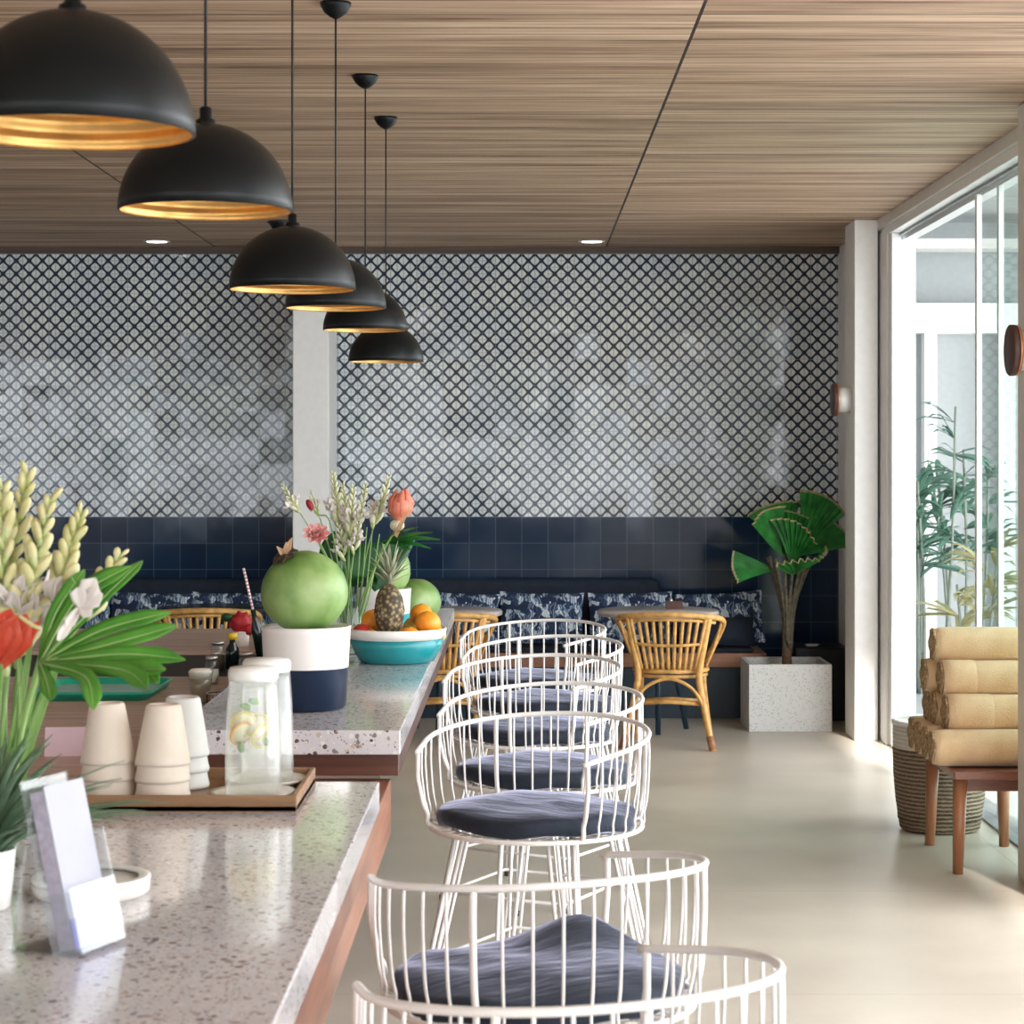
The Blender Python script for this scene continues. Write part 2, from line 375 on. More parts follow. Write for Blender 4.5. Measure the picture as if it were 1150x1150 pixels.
M = dict(
 ceil=m_ceiling(), tile=m_patterned(True), navy=m_patterned(False), floor=m_floor(),
 white=plain('white_paint', (.87,.86,.85), .55, var=.03), cream=plain('cream_paint', (.70,.67,.63), .6, var=.03),
 outwall=plain('outdoor_render', (.40,.42,.42), .8, var=.04), deck=plain('outdoor_deck', (.36,.38,.37), .7, var=.06),
 alum=plain('white_aluminium', (.78,.79,.79), .35, var=.02), track=plain('grey_track', (.22,.23,.24), .4, .3),
 terr=m_terrazzo(), mahog=m_wood('mahogany', (.045,.016,.011), (.115,.042,.026), 0, rough=.35),
 mahog_y=m_wood('mahogany_edge', (.15,.052,.028), (.32,.13,.07), 1, rough=.4),
 darkwood=m_wood('dark_wood', (.05,.03,.02), (.10,.06,.04), 0),
 oak=m_wood('oak_worktop', (.30,.19,.14), (.60,.43,.34), 0, rough=.4),
 traywood=m_wood('teak_tray', (.15,.075,.035), (.33,.18,.09), 0, rough=.4),
 teak=m_wood('teak', (.24,.09,.04), (.44,.19,.09), 2, rough=.35), teakx=m_wood('teak_seat', (.15,.05,.03), (.28,.10,.06), 0, rough=.3),
 benchwood=m_wood('bench_wood', (.25,.11,.06), (.42,.20,.11), 0),
 black=plain('black_powder_coat', (.0025,.0045,.0055), .40, spec=.28, var=.1), blackm=plain('black_matt', (.012,.012,.013), .6),
 gold=plain('gold_leaf', (.80,.48,.16), .32, .75, var=.12, scale=30), cord=plain('black_cord', (.012,.010,.010), .7),
 bulb=plain('opal_bulb', (.85,.80,.72), .2, var=.02),
 wire=plain('white_wire', (.80,.78,.76), .35, var=.03), velvet=m_velvet(), foot=plain('rubber', (.05,.05,.05), .7),
 rattan=plain('rattan', (.60,.33,.10), .42, var=.28, scale=26), bind=plain('rattan_binding', (.30,.13,.06), .5, var=.2),
 dkrattan=plain('seat_weave', (.30,.19,.09), .6, var=.3, scale=60),
 navyfab=plain('navy_upholstery', (.010,.018,.036), .85, var=.2), navypaint=plain('navy_paint', (.008,.028,.05), .4),
 pillow=m_pillow(), tabletop=plain('stone_tabletop', (.66,.60,.56), .2, var=.15, scale=60), darktop=plain('dark_tabletop', (.03,.035,.035), .25),
 concrete=m_specked(), soil=plain('soil', (.03,.02,.015), .9, var=.4, bump=.5),
 trunk=plain('palm_trunk', (.10,.085,.055), .9, var=.5, scale=40, bump=.8), trunk2=plain('palm_trunk_base', (.16,.075,.04), .9, var=.4, scale=40, bump=.8),
 fan=m_leaf('fan_leaf', (.012,.13,.025), (.05,.33,.06)), fanedge=m_leaf('fan_edge', (.38,.30,.12), (.55,.50,.28), 30),
 dleaf=m_leaf('dark_leaf', (.01,.06,.02), (.03,.13,.04)), phil=m_leaf('split_leaf', (.055,.24,.03), (.16,.46,.07), 9, .35, .3),
 rib=m_leaf('leaf_rib', (.30,.48,.14), (.40,.58,.22), 9, .2), stem=m_leaf('flower_stem', (.13,.27,.055), (.27,.44,.13), 9, .15),
 grass=m_leaf('grassy_leaf', (.05,.13,.06), (.26,.38,.24), 12, .15), bud=m_leaf('pale_bud', (.62,.58,.24), (.86,.80,.50), 30, .25),
 budg=m_leaf('green_bud', (.42,.50,.16), (.66,.70,.36), 30, .2), budw=m_leaf('cream_bud', (.62,.63,.40), (.88,.86,.70), 30, .25),
 petalw=m_leaf('white_petal', (.80,.74,.70), (.88,.84,.80), 20, .3), red=m_leaf('red_petal', (.62,.06,.03), (.80,.14,.07), 20, .3),
 coral=m_leaf('coral_petal', (.72,.13,.07), (.85,.36,.24), 40, .3), pink=m_leaf('pink_petal', (.80,.30,.28), (.88,.52,.48), 30, .3), crimson=m_leaf('crimson_petal', (.30,.01,.02), (.45,.03,.04), 30, .2),
 heli=m_leaf('bract', (.55,.30,.16), (.70,.52,.30), 30, .2), bamboo=m_leaf('bamboo_leaf', (.10,.24,.17), (.22,.40,.30), 8, .3), cane=plain('cane', (.20,.23,.19), .6),
 dryleaf=m_leaf('yellow_leaf', (.45,.45,.20), (.62,.58,.34), 8, .3),
 coco=m_coconut(), husk=plain('husk', (.07,.045,.025), .9, var=.5, scale=60, bump=.6), pine=m_pine(), pinel=m_leaf('crown_leaf', (.20,.24,.13), (.45,.46,.32), 30, .1),
 orange=plain('orange_peel', (.85,.30,.02), .4, var=.06, scale=140, bump=.25), redfruit=plain('red_fruit', (.45,.03,.02), .35, var=.3), mango=plain('mango_skin', (.62,.42,.09), .4, var=.3, scale=12), bowlin=plain('bowl_glaze', (.85,.84,.80), .2, var=.02),
 teal=plain('teal_glaze', (.012,.24,.27), .25, var=.08), whitec=plain('white_ceramic', (.82,.81,.79), .2, var=.02), cup=plain('paper_cup', (.70,.61,.52), .75, var=.04), cuplt=plain('grey_cup', (.66,.66,.64), .75, var=.04),
 glass=m_glass('clear_glass'), frost=m_glass('misted_glass', (.97,.975,.965), .09, .05), water=m_glass('water', (.965,.965,.95), .06, .03, .4), lid=plain('milky_lid', (.82,.82,.80), .3, var=.02),
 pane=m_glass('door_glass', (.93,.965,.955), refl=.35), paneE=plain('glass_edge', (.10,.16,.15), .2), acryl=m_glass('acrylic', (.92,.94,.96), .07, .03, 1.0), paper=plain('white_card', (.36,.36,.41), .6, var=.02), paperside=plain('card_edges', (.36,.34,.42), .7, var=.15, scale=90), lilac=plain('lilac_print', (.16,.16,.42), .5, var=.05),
 lemon=plain('lemon', (.85,.68,.08), .35, var=.1), pulp=plain('lemon_pulp', (.88,.84,.55), .35, var=.1, scale=90), mint=m_leaf('mint', (.10,.30,.05), (.25,.48,.12)), orgsl=plain('orange_slice', (.88,.42,.05), .35),
 greent=plain('green_plastic', (.01,.34,.22), .3), greentray=plain('tray_inside', (.30,.47,.42), .35, var=.1), pinkc=plain('pink_card', (.80,.60,.68), .6, var=.03),
 yellow=plain('yellow_cap', (.85,.55,.04), .4), bottle=plain('dark_bottle', (.01,.02,.02), .12), straw=m_striped(), redcl=plain('red_cloth', (.42,.012,.02), .6, var=.3, scale=30), foam=plain('foam', (.80,.74,.66), .8), coffee=plain('milk_coffee', (.42,.33,.24), .5), 
 towel=m_towel(), towelend=plain('shaded_towel_end', (.42,.29,.16), .95, var=.55, scale=80, bump=1.0),
 basket=m_weave('dark_basket', (.11,.075,.05), (.36,.27,.19), 107., .375), basketl=m_weave('pale_basket', (.30,.22,.12), (.62,.52,.36), 420.),
 sconce=plain('sconce_wood', (.075,.035,.028), .5), copper=plain('copper', (.75,.36,.20), .35, .8), steel=plain('steel', (.6,.6,.6), .3, 1.0), stoneg=plain('grey_upholstery', (.15,.14,.14), .8),
 lampglow=m_emit('downlight_lens', (1,.95,.88), 4.0), frame=plain('dark_frame', (.05,.06,.06), .4), hedge=m_leaf('hedge_leaf', (.02,.07,.02), (.08,.17,.05), 5),
 greyout=plain('grey_shutter', (.42,.44,.43), .7), saucer=plain('saucer', (.72,.68,.62), .25, var=.03),
)

# ------------------------------------------------------------------ the room
HC = 3.11; YB = 14.45
struct('floor', MB().box((-9.2, -5.2, -.1), (2.32, YB+.25, 0)), M['floor'])
struct('ceiling', MB().box((-9.2, -5.2, HC), (2.30, YB+.25, HC+.25)), M['ceil'])
struct('wall_back', MB().box((-9.2, YB, 1.288), (2.14, YB+.2, HC)), M['tile'])
struct('wall_back_lower', MB().box((-9.2, YB-.012, 0), (2.14, YB+.2, 1.288)), M['navy'])
struct('trim_1', MB().box((-9.2, YB-.05, HC-.045), (2.14, YB, HC)), M['darkwood'])
struct('wall_left', MB().box((-9.4, -5.2, 0), (-9.2, YB+.2, HC)), M['white'])
struct('wall_right', MB().box((2.14, 13.12, 0), (2.34, YB+.2, HC)), M['white'], bevel=.004)
# rear wall behind the camera: piers between openings to the garden
mb = MB()
for a, b in ((-9.2, -8.9), (-5.6, -5.2), (-1.9, -1.6), (.45, .75), (2.0, 2.3)): mb.box((a, -5.2, 0), (b, -5.0, HC))
mb.box((-8.9, -5.2, 0), (2.0, -5.0, .80)); mb.box((-8.9, -5.2, 3.02), (2.0, -5.0, HC))
for x in (-7.2, -3.6, -.6): mb.box((x-.04, -5.15, .8), (x+.04, -5.05, 3.02))
mb.box((-5.2, -5.15, 2.2), (-1.9, -5.05, 2.26)); mb.box((.75, -5.15, 1.7), (2.0, -5.05, 1.76))
struct('wall_rear', mb, M['cream'])
# columns
struct('trim_2', MB().box((1.985, 12.75, 0), (2.125, 13.12, HC)), M['white'], bevel=.006)
struct('trim_3', MB().box((2.0, 7.95, 0), (2.36, 8.62, HC)), M['cream'], bevel=.006)
struct('trim_4', MB().box((-1.485, 13.85, 0), (-1.25, YB, HC-.0)), M['white'], bevel=.006)
struct('trim_5', MB().box((2.0, 2.2, 0), (2.36, 2.9, HC)), M['cream'], bevel=.006)
struct('trim_6', MB().box((2.0, -2.6, 0), (2.36, -1.9, HC)), M['cream'], bevel=.006)
# sliding doors
d1 = MB()
d1.box((2.14, 12.55, 0), (2.30, 13.1, 3.03)); d1.box((2.145, 8.62, 3.0), (2.32, 13.12, 3.05))
door = struct('door_1', d1, M['alum'], bevel=.004)
obj('head_beam', MB().box((2.125, 8.62, 3.05), (2.32, 13.12, 3.11)), M['cream'], door)
obj('top_track', MB().box((2.20, 8.62, 2.985), (2.215, 12.55, 3.0)), M['track'], door)
obj('top_rail', MB().box((2.235, 8.62, 2.965), (2.30, 12.55, 3.0)), M['alum'], door)
obj('door_jamb', MB().box((2.155, 12.45, 0), (2.21, 12.55, 3.0)), M['alum'], door, bevel=.005)
obj('bottom_track', MB().box((2.15, 8.62, 0.0), (2.30, 12.5, .012)), M['track'], door)
for i, (y0, x0) in enumerate(((10.33, 2.19), (10.0, 2.222), (9.62, 2.254))):
    pn = obj('glass_panel', MB().box((x0+.008, y0-1.75 if i else 8.64, .02), (x0+.016, y0-.04, 2.96)), M['pane'], door)
    obj('panel_stile', MB().box((x0, y0-.04, .02), (x0+.024, y0, 2.96)), M['alum'], pn, bevel=.003)
    obj('panel_seal', MB().box((x0+.004, y0, .02), (x0+.02, y0+.008, 2.96)), M['paneE'], pn)
# outside
struct('floor_outside', MB().box((2.32, -5.2, -.14), (9, 24, -.03)), M['deck'])
struct('wall_outside', MB().box((2.4, 17.6, -.03), (8.5, 17.8, 3.7)), M['outwall'])
struct('shade_roof_outside', MB().box((2.34, 10.2, 3.62), (6.2, 17.8, 3.75)), M['outwall'])  # roof added to shade the outdoor wall and deck
struct('wall_outside_side', MB().box((2.34, 13.12, -.03), (2.42, 17.6, 3.62)), M['outwall'])
struct('trim_7', MB().box((2.5, 17.35, 2.70), (8.5, 17.6, 2.94)), M['white'])
struct('trim_8', MB().box((2.5, 16.9, 3.34), (8.5, 17.2, 3.42)), M['cream'])
struct('trim_9', MB().box((2.5, 17.5, -.03), (8.5, 17.6, .09)), M['greyout'])
for k, x in enumerate((3.28, 3.92)):
    struct('trim_%d' % (10+k), MB().box((x, 17.4, -.03), (x+.1, 17.55, 2.7)), M['white'])
mbx = MB(); 
for k in range(9): mbx.box((4.16, 17.54, .3+.2*k), (4.9, 17.6, .42+.2*k))
struct('window_1', mbx, M['greyout'])

# ceiling fittings
for i, (x, lab) in enumerate(((-2.40, 'round recessed ceiling light near the end of the pale ceiling joint, behind the hanging lamps'), (.46, 'round recessed ceiling light beside the long dark ceiling joint'))):
    t = thing('recessed_light', lab, 'ceiling light', (x, 14.05, HC))
    obj('trim_ring', MB().lathe([(.065, -.002), (.085, -.006), (.09, 0)], n=28), M['whitec'], t)
    obj('lens', MB().lathe([(0, -.003), (.066, -.003)], n=28), M['lampglow'], t)
t = thing('ceiling_fixture', 'small black funnel-shaped fixture on the ceiling above the white pillar', 'ceiling light', (-1.45, 12.85, HC))
obj('housing', MB().lathe([(0,0),(.072,0),(.072,-.012),(.055,-.04),(.03,-.085),(.026,-.12),(0,-.12)], n=24), M['black'], t)
obj('collar', MB().lathe([(.074,0),(.08,-.004),(.074,-.012)], n=24), M['blackm'], t)

# pendants
def make_pendant(label, loc, r=.157):
    t = thing('pendant_lamp', label, 'lamp', loc, group='row of black dome pendants over the bar')
    H = r*1.0; N = 14
    out = [(r*math.cos(a)*1.0, H*math.sin(a)) for a in [PI/2*i/N for i in range(N)]]
    prof = [(r-.004, -.001)] + [(r, 0)] + out[1:] + [(.014, H)]
    s = obj('shade', MB().lathe(prof, n=56), M['black'], t)
    inner = []
    for i in range(0, 61):
        a = PI/2*i/60; k = .975 + .012*math.cos(i*PI/3.0)
        inner.append((max(r*k*math.cos(a), .0), H*k*math.sin(a)-.001))
    inner[0] = (r-.004, -.001)
    obj('shade_lining', MB().lathe(inner, n=56), M['gold'], t, label='gold ribbed inside of the shade')
    obj('top_cap', MB().lathe([(.018, H-.004), (.018, H+.006), (.011, H+.010), (.011, H+.028), (.004, H+.032), (0, H+.032)], n=20), M['black'], t)
    obj('cord', MB().tube([(0,0,H+.03), (0,0,HC-loc[2]-.02)], .0032, 6), M['cord'], t)
    obj('canopy', MB().lathe([(0, HC-loc[2]), (.049, HC-loc[2]), (.047, HC-loc[2]-.010), (.036, HC-loc[2]-.030), (.018, HC-loc[2]-.044), (.006, HC-loc[2]-.050), (0, HC-loc[2]-.05)], n=28), M['black'], t)
    b = obj('bulb', MB().ell((0,0,.066), (.030,.030,.032)), M['bulb'], t)
    obj('socket', MB().lathe([(.018,.08),(.020,.11),(.02,H-.01)], n=16), M['gold'], b)
    return t
pl = [(-.578, 2.75, 2.116, 'largest looking black dome pendant lamp, nearest, cropped by the top left corner'),
      (-.571, 3.86, 2.143, 'black dome pendant lamp second nearest, just behind the lamp in the corner'),
      (-.569, 5.30, 2.113, 'black dome pendant lamp third nearest, with the white pillar just behind its right side'),
      (-.579, 6.65, 2.160, 'black dome pendant lamp fourth nearest, its gold rim over the top of the white pillar'),
      (-.580, 7.92, 2.166, 'black dome pendant lamp second farthest, partly hidden by the lamp before it'),
      (-.566, 8.90, 2.092, 'black dome pendant lamp farthest and lowest looking of the row')]
for x, y, z, lab in pl: make_pendant(lab, (x, y, z))

# sconces
def sconce(label, loc):
    t = thing('wall_sconce', label, 'lamp', loc)
    RM = Matrix.Rotation(-PI/2, 3, 'Y')
    obj('body', MB().lathe([(.055,-.10),(.078,-.10),(.078,-.018),(.0,-.018)], M=RM, n=32), M['whitec'], t)
    obj('face_disc', MB().lathe([(0,-.018),(.097,-.018),(.100,-.012),(.100,.004),(.096,.008),(0,.008)], M=RM, n=36), M['sconce'], t)
    obj('copper_ring', MB().lathe([(.096,-.026),(.0985,-.026),(.0985,-.017),(.096,-.017)], M=RM, n=36), M['copper'], t)
sconce('round dark wood wall sconce on the nearer pale pillar above the rolled towels', (1.90, 8.30, 2.11))
sconce('round dark wood wall sconce on the far white pillar beside the patterned tiles', (1.885, 12.93, 2.04))

# ------------------------------------------------------------------ bar
ZT = 1.05
t = thing('bar_counter', 'terrazzo topped bar counter nearest to us with a reddish wood edge', 'counter', (-1.6, 3.0, 0))
obj('countertop', MB().box((-3.6, 1.2, ZT-.06), (-.284, 4.265, ZT)), M['terr'], t, world=True, bevel=.003)
obj('edge_trim', MB().box((-3.6, 1.2, ZT-.12), (-.288, 4.265, ZT-.06)), M['mahog_y'], t, world=True, bevel=.002)
obj('apron', MB().box((-3.6, 1.2, .80), (-.312, 5.10, ZT-.12)), M['mahog_y'], t, world=True, bevel=.002)
obj('base_cabinet', MB().box((-3.5, 1.25, .0), (-.86, 5.05, .80)), M['mahog'], t, world=True)
t = thing('bar_counter', 'long terrazzo topped counter carrying the coconut pot and fruit bowl', 'counter', (-.56, 7.1, 0))
obj('countertop', MB().box((-.83, 5.06, ZT-.058), (-.288, 9.12, ZT)), M['terr'], t, world=True, bevel=.003)
obj('edge_trim', MB().box((-.826, 5.065, ZT-.108), (-.292, 9.115, ZT-.058)), M['mahog'], t, world=True, bevel=.002)
obj('base_cabinet', MB().box((-.80, 5.25, 0), (-.60, 9.05, ZT-.108)), M['mahog'], t, world=True)
t = thing('work_counter', 'lower brown wooden worktop inside the bar under the green tray', 'counter', (-2.2, 7.3, 0))
obj('worktop', MB().box((-3.6, 5.11, .86), (-.835, 7.75, .90)), M['oak'], t, world=True, bevel=.002)
obj('far_worktop', MB().box((-3.6, 8.75, .86), (-.835, 9.9, .90)), M['oak'], t, world=True, bevel=.002)
obj('bar_mat', MB().box((-3.6, 7.75, .80), (-.835, 8.75, .885)), M['blackm'], t, world=True, label='black sunken strip across the worktop')
obj('base_cabinet', MB().box((-3.5, 5.2, 0), (-.84, 9.8, .80)), M['darkwood'], t, world=True)

# ---- serving tray with stacked cups and carafes
TX0, TX1, TY0, TY1 = -.86, -.411, 3.90, 4.255
t = thing('serving_tray', 'brown wooden serving tray holding stacked cups and two glass carafes', 'tray', (-.62, 4.07, ZT))
obj('tray_base', MB().box((TX0, TY0, ZT), (TX1, TY1, ZT+.010)), M['traywood'], t, world=True)
mb = MB(); mb.box((TX0,TY0,ZT),(TX1,TY0+.009,ZT+.030)); mb.box((TX0,TY1-.009,ZT),(TX1,TY1,ZT+.030)); mb.box((TX0,TY0+.009,ZT),(TX0+.009,TY1-.009,ZT+.030)); mb.box((TX1-.009,TY0+.009,ZT),(TX1,TY1-.009,ZT+.030))
obj('tray_rim', mb, M['traywood'], t, world=True, bevel=.0015)
zt = ZT+.010
def cup_mesh():
    r1, r2, h = .051, .031, .112
    return MB().lathe([(r1-.003,0),(r1,0),(r1+.001,.006),(r1-.001,.012),(r2+.002,h-.004),(r2-.001,h),(r2-.006,h),(r2-.008,h-.004),(0,h-.004)], n=36)
cm = None
def cup(loc, label, grp, mat='cup', tilt=0):
    global cm
    o = obj('paper_cup', cup_mesh(), M[mat]); tag(o, label, 'cup', grp); o.location = loc; o.rotation_euler = (tilt, tilt*.6, R.random()*6)
for (x, y, nm, mt) in ((-.778, 4.02, 'at the end of the tray farthest from the carafes', 'cup'), (-.672, 4.00, 'in the middle of the tray', 'cup'), (-.655, 4.125, 'half hidden behind the middle stack', 'cuplt')):
    for k, w in enumerate(('lowest', 'middle', 'topmost')):
        cup((x, y, zt+.0015+.031*k), f'{w} upside-down cup of the stack {nm}', 'cups stacked upside down on the tray', mt, 0 if k < 2 else .02)
def carafe(x, y, who, slices):
    s = obj('saucer', MB().lathe([(0,.004),(.045,.004),(.070,.010),(.0775,.014),(.0775,.010),(.055,.0),(0,.0)], n=40), M['saucer'])
    s.location = (x, y, zt); tag(s, f'round pale saucer under the {who} glass carafe on the wooden tray', 'saucer')
    t = thing('glass_carafe', f'{who} lidded glass carafe of water{slices and " with lemon and mint" or ", behind the other"}', 'carafe', (x, y, zt+.0045))
    B = [(0,0),(.048,0),(.052,.004),(.0525,.06),(.0515,.12),(.049,.165),(.0465,.200),(.0455,.215),(.047,.222)]
    obj('glass_body', MB().lathe(B + [(.044,.222),(.0435,.2),(.046,.165),(.0485,.12),(.0495,.06),(.049,.008),(0,.006)], n=40), M['frost'], t)
    obj('water', MB().lathe([(0,.008),(.0485,.009),(.049,.06),(.0475,.12),(.0455,.16),(0,.16)], n=40), M['water'], t)
    obj('lid', MB().lathe([(0,.216),(.045,.216),(.047,.220),(.047,.233),(.043,.240),(0,.242)], n=36), M['lid'], t)
    if slices:
        for (dx, dz, tl, m1) in ((-.016,.135,.5,'lemon'), (.012,.130,-.5,'lemon'), (-.020,.118,1.1,'orgsl'), (.02,.112,.9,'lemon')):
            RM = Matrix.Rotation(PI/2+tl*.5, 3, 'X') @ Matrix.Rotation(tl*.6, 3, 'Y')
            ls = obj('citrus_slice', MB().lathe([(.021,-.002),(.025,-.002),(.025,.002),(.021,.002)], c=(dx,-.015,dz), n=20, M=RM), M[m1], t)
            obj('slice_pulp', MB().lathe([(0,-.0015),(.021,-.0015),(.021,.0015),(0,.0015)], c=(dx,-.015,dz), n=20, M=RM), M['pulp'], ls)
        for dx, dz in ((-.02,.092),(.004,.178),(-.012,.168),(.026,.105)):
            obj('mint_leaf', MB().ell((dx,-.02,dz), (.011,.003,.007), Matrix.Rotation(R.random()*3,3,'Y'), n=10, m=6), M['mint'], t)
carafe(-.503, 4.003, 'nearer', True)
carafe(-.497, 4.163, 'farther', False)

# ---- brochure holder
t = thing('brochure_holder', 'clear acrylic holder with a stack of white cards at the front of the counter', 'brochure holder', (-.575, 2.82, ZT), group=None)
RZ = Matrix.Rotation(R_:=math.radians(-62), 3, 'Z')   # faces right and towards the camera
LEAN = Matrix.Rotation(math.radians(-13), 3, 'X')
def hold(mb, lean=True):
    # local: x width, y depth (front -y), z up; turned so the front looks to +X/-Y
    RM = Matrix.Rotation(math.radians(68), 3, 'Z') @ (LEAN if lean else Matrix.Identity(3))
    mb.v = [tuple(RM @ Vector(v)) for v in mb.v]; return mb
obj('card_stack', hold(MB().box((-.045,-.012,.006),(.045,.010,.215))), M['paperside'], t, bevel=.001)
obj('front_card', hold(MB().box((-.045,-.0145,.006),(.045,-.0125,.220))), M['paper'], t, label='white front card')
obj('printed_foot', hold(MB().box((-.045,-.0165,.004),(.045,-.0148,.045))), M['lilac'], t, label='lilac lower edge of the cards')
mb = MB(); mb.box((-.052,.014,.0),(.052,.017,.232)); mb.box((-.052,-.030,.0),(.052,-.027,.085)); mb.box((-.052,-.03,.0),(.052,.017,.003)); mb.box((.049,-.028,.0),(.052,.016,.15)); mb.box((-.052,-.028,.0),(-.049,.016,.08))
obj('acrylic_shell', hold(mb), M['acryl'], t)
mb = MB(); mb.box((-.052,.07,.0),(.052,.073,.004)); 
obj('acrylic_foot', hold(MB().box((-.052,.014,-.0),(.052,.085,.003)), False), M['acryl'], t)
mb = MB(); mb.tube([Vector((.05,.08,.003)), Vector((.05,.05,.2))], .0018, 5); mb.tube([Vector((-.05,.08,.003)), Vector((-.05,.05,.2))], .0018, 5)
obj('acrylic_strut', hold(mb, False), M['acryl'], t)

# ---- round dish, small plant pot
t = thing('round_dish', 'low round pale dish with a wooden lid behind the brochure holder', 'dish', (-.638, 3.165, ZT))
obj('dish_base', MB().lathe([(0,0),(.078,0),(.086,.006),(.087,.020),(.082,.022),(0,.022)], n=40), M['saucer'], t)
obj('dish_rim', MB().lathe([(.070,.022),(.087,.021),(.088,.028),(.084,.030),(.070,.027)], n=40), M['whitec'], t)
pc = Vector((-.772, 3.07, ZT))
t = thing('potted_plant', 'small grassy leaved plant in a little white pot at the near edge of the photo', 'plant', pc)
p_ = obj('pot', MB().lathe([(0,0),(.034,0),(.037,.004),(.044,.080),(.045,.086),(.041,.086),(.040,.07),(0,.07)], n=36), M['whitec'], t)
obj('soil', MB().lathe([(0,.0755),(.040,.072)], n=24), M['soil'], p_)
rr = random.Random(3)
for k in range(98):
    a = rr.uniform(0, 2*PI); L = rr.uniform(.13, .24); el = rr.uniform(.65, 1.5)
    b = Vector((math.cos(a)*rr.uniform(.002,.02), math.sin(a)*rr.uniform(.002,.02), .074))
    pts = []
    for i in range(9):
        s = i/8; hh = L*s*math.sin(el) - .55*L*s*s*(1.2-math.sin(el)*.8); rad = L*s*math.cos(el)*(1+.2*s) + .05*s*s
        pts.append(b + Vector((math.cos(a)*rad, math.sin(a)*rad, hh)))
    ws = [.0034, .0055, .0068, .007, .0068, .006, .0046, .0026, .0004]
    obj('leaf', MB().blade(pts, ws, (-math.cos(a)*.5, -math.sin(a)*.5, .9), .2, .0004), M['grass'], t)

# ---- big bouquet at the left foreground
VB = Vector((-.842, 3.40, ZT))
t = thing('flower_vase', 'glass vase of the big flower bouquet, mostly outside the photo', 'vase', VB)
obj('glass_body', MB().lathe([(0,0),(.045,0),(.05,.004),(.05,.20),(.046,.20),(.046,.01),(0,.008)], n=36), M['glass'], t)
obj('water', MB().lathe([(0,.011),(.0455,.011),(.0455,.11),(0,.11)], n=30), M['water'], t)
def gladiolus(base, tip, bend, label, nb=12, L0=.45, bs=.012, mats=('budg','bud'), group=None, sr=.0042, white=0, seed=0, name='gladiolus_stem'):
    q = random.Random(seed); base = Vector(base); tip = Vector(tip)
    mid = (base+tip)/2 + Vector(bend)
    path = bez([base, mid, tip], 10)
    t = thing(name, label, 'flower', base, group=group)
    n = len(path)
    obj('stem', MB().tube(path, [sr*(1-.55*i/(n-1)) for i in range(n)], 7), M['stem'], t, world=True)
    b1 = MB(); b2 = MB(); b3 = MB()
    for k in range(nb):
        s = L0 + (1-L0)*(k/(nb-1)); f = s*(n-1); i = min(int(f), n-2); p = path[i].lerp(path[i+1], f-i)
        d = (path[i+1]-path[i]).normalized(); sz = bs*(1.25-.75*(k/(nb-1)))*q.uniform(.78,1.22)
        side = (1 if k % 2 else -1)
        lat = Vector((side*.9, q.uniform(-.7,.3), 0)); lat = (lat - d*lat.dot(d)).normalized()
        ax = (d*1.0 + lat*q.uniform(.2,.65)).normalized(); M3 = ax.to_track_quat('Z','Y').to_matrix()
        c = p + lat*sz*.75 + d*sz*.9
        b1.ell(c, (sz*q.uniform(.52,.74), sz*.55, sz*q.uniform(1.1,1.5)), M3, n=10, m=7)
        # green bract sheath at the foot of every bud
        b3.ell(p + lat*sz*.4, (sz*.52, sz*.45, sz*1.2), M3, n=8, m=6)
        if white and k < white:
            b4 = MB()
            for j in range(5):
                A = j*2*PI/5; M4 = M3 @ Matrix.Rotation(A,3,'Z')
                v = M4 @ Vector((0, .6, .8)); b4.blade([c+ax*sz, c+ax*sz+v*sz*.9, c+ax*sz*1.0+v*sz*2.0], [sz*.2, sz*.75, sz*.1], v.cross(M4 @ Vector((1,0,0))), .2, .0004)
            obj('open_floret', b4, M['petalw'], t, world=True, label='open white floret')
    obj('buds', b1, M[mats[1]], t, world=True)
    obj('bracts', b3, M[mats[0]], t, world=True)
    return t
GB = 'pale flower spikes of the big bouquet'
spk = [((-25,660),(3,545),'outermost spike of the big bouquet at the photo edge, yellow green buds',.02,11),
       ((-5,900),(31,532),'tallest pale yellow flower spike of the big bouquet',.0,13),
       ((2,905),(8,572),'thick yellow flower spike at the photo edge left of the tallest one',.0,13),
       ((6,900),(52,575),'short flower spike just right of the tallest, over the white florets',.004,10),
       ((10,905),(57,560),'pale green flower spike with its bud crest on the navy tiles',.006,12),
       ((14,905),(92,575),'slender curved flower spike standing alone against the navy tiles',.02,9),
       ((10,900),(136,622),'lowest leaning flower spike with a yellow bud over the split leaf',.01,6)]
for i, (b, tp, lab, bd, nb) in enumerate(spk):
    Y = 3.40 + .02*((i*7) % 4 - 1.5)
    bb = VB + Vector((.02*math.cos(i*1.7), .02*math.sin(i*1.7), .02)); 
    if i == 5: mid = (0.045,0,.0)
    tp3 = P(tp[0], tp[1], Y)
    gladiolus(bb, tp3, (-.02+bd*1.2, .01*(i % 3-1), .03), lab, nb+4, .50 if i < 5 else .70, .0175 if i < 5 else .0135, group=None, seed=i, sr=.0048, white=(4 if i < 5 else 1))
# extra plain stems and leaves of the bouquet
for i, (px, py) in enumerate(((38,700),(60,690),(20,720),(75,720))):
    o = obj('long_leaf', MB().blade(bez([VB+Vector((.01*i,.01,.05)), P(14+6*i, 840, 3.38), P(px, py, 3.36)], 6), [.004,.005,.006,.006,.007,.0075,.008,.008,.0075,.006,.005,.003,.0005], (.2,-1,.2), .2, .0005), M['stem'])
    tag(o, 'long narrow upright green leaf in the big bouquet', 'leaf', 'narrow leaves of the big bouquet')
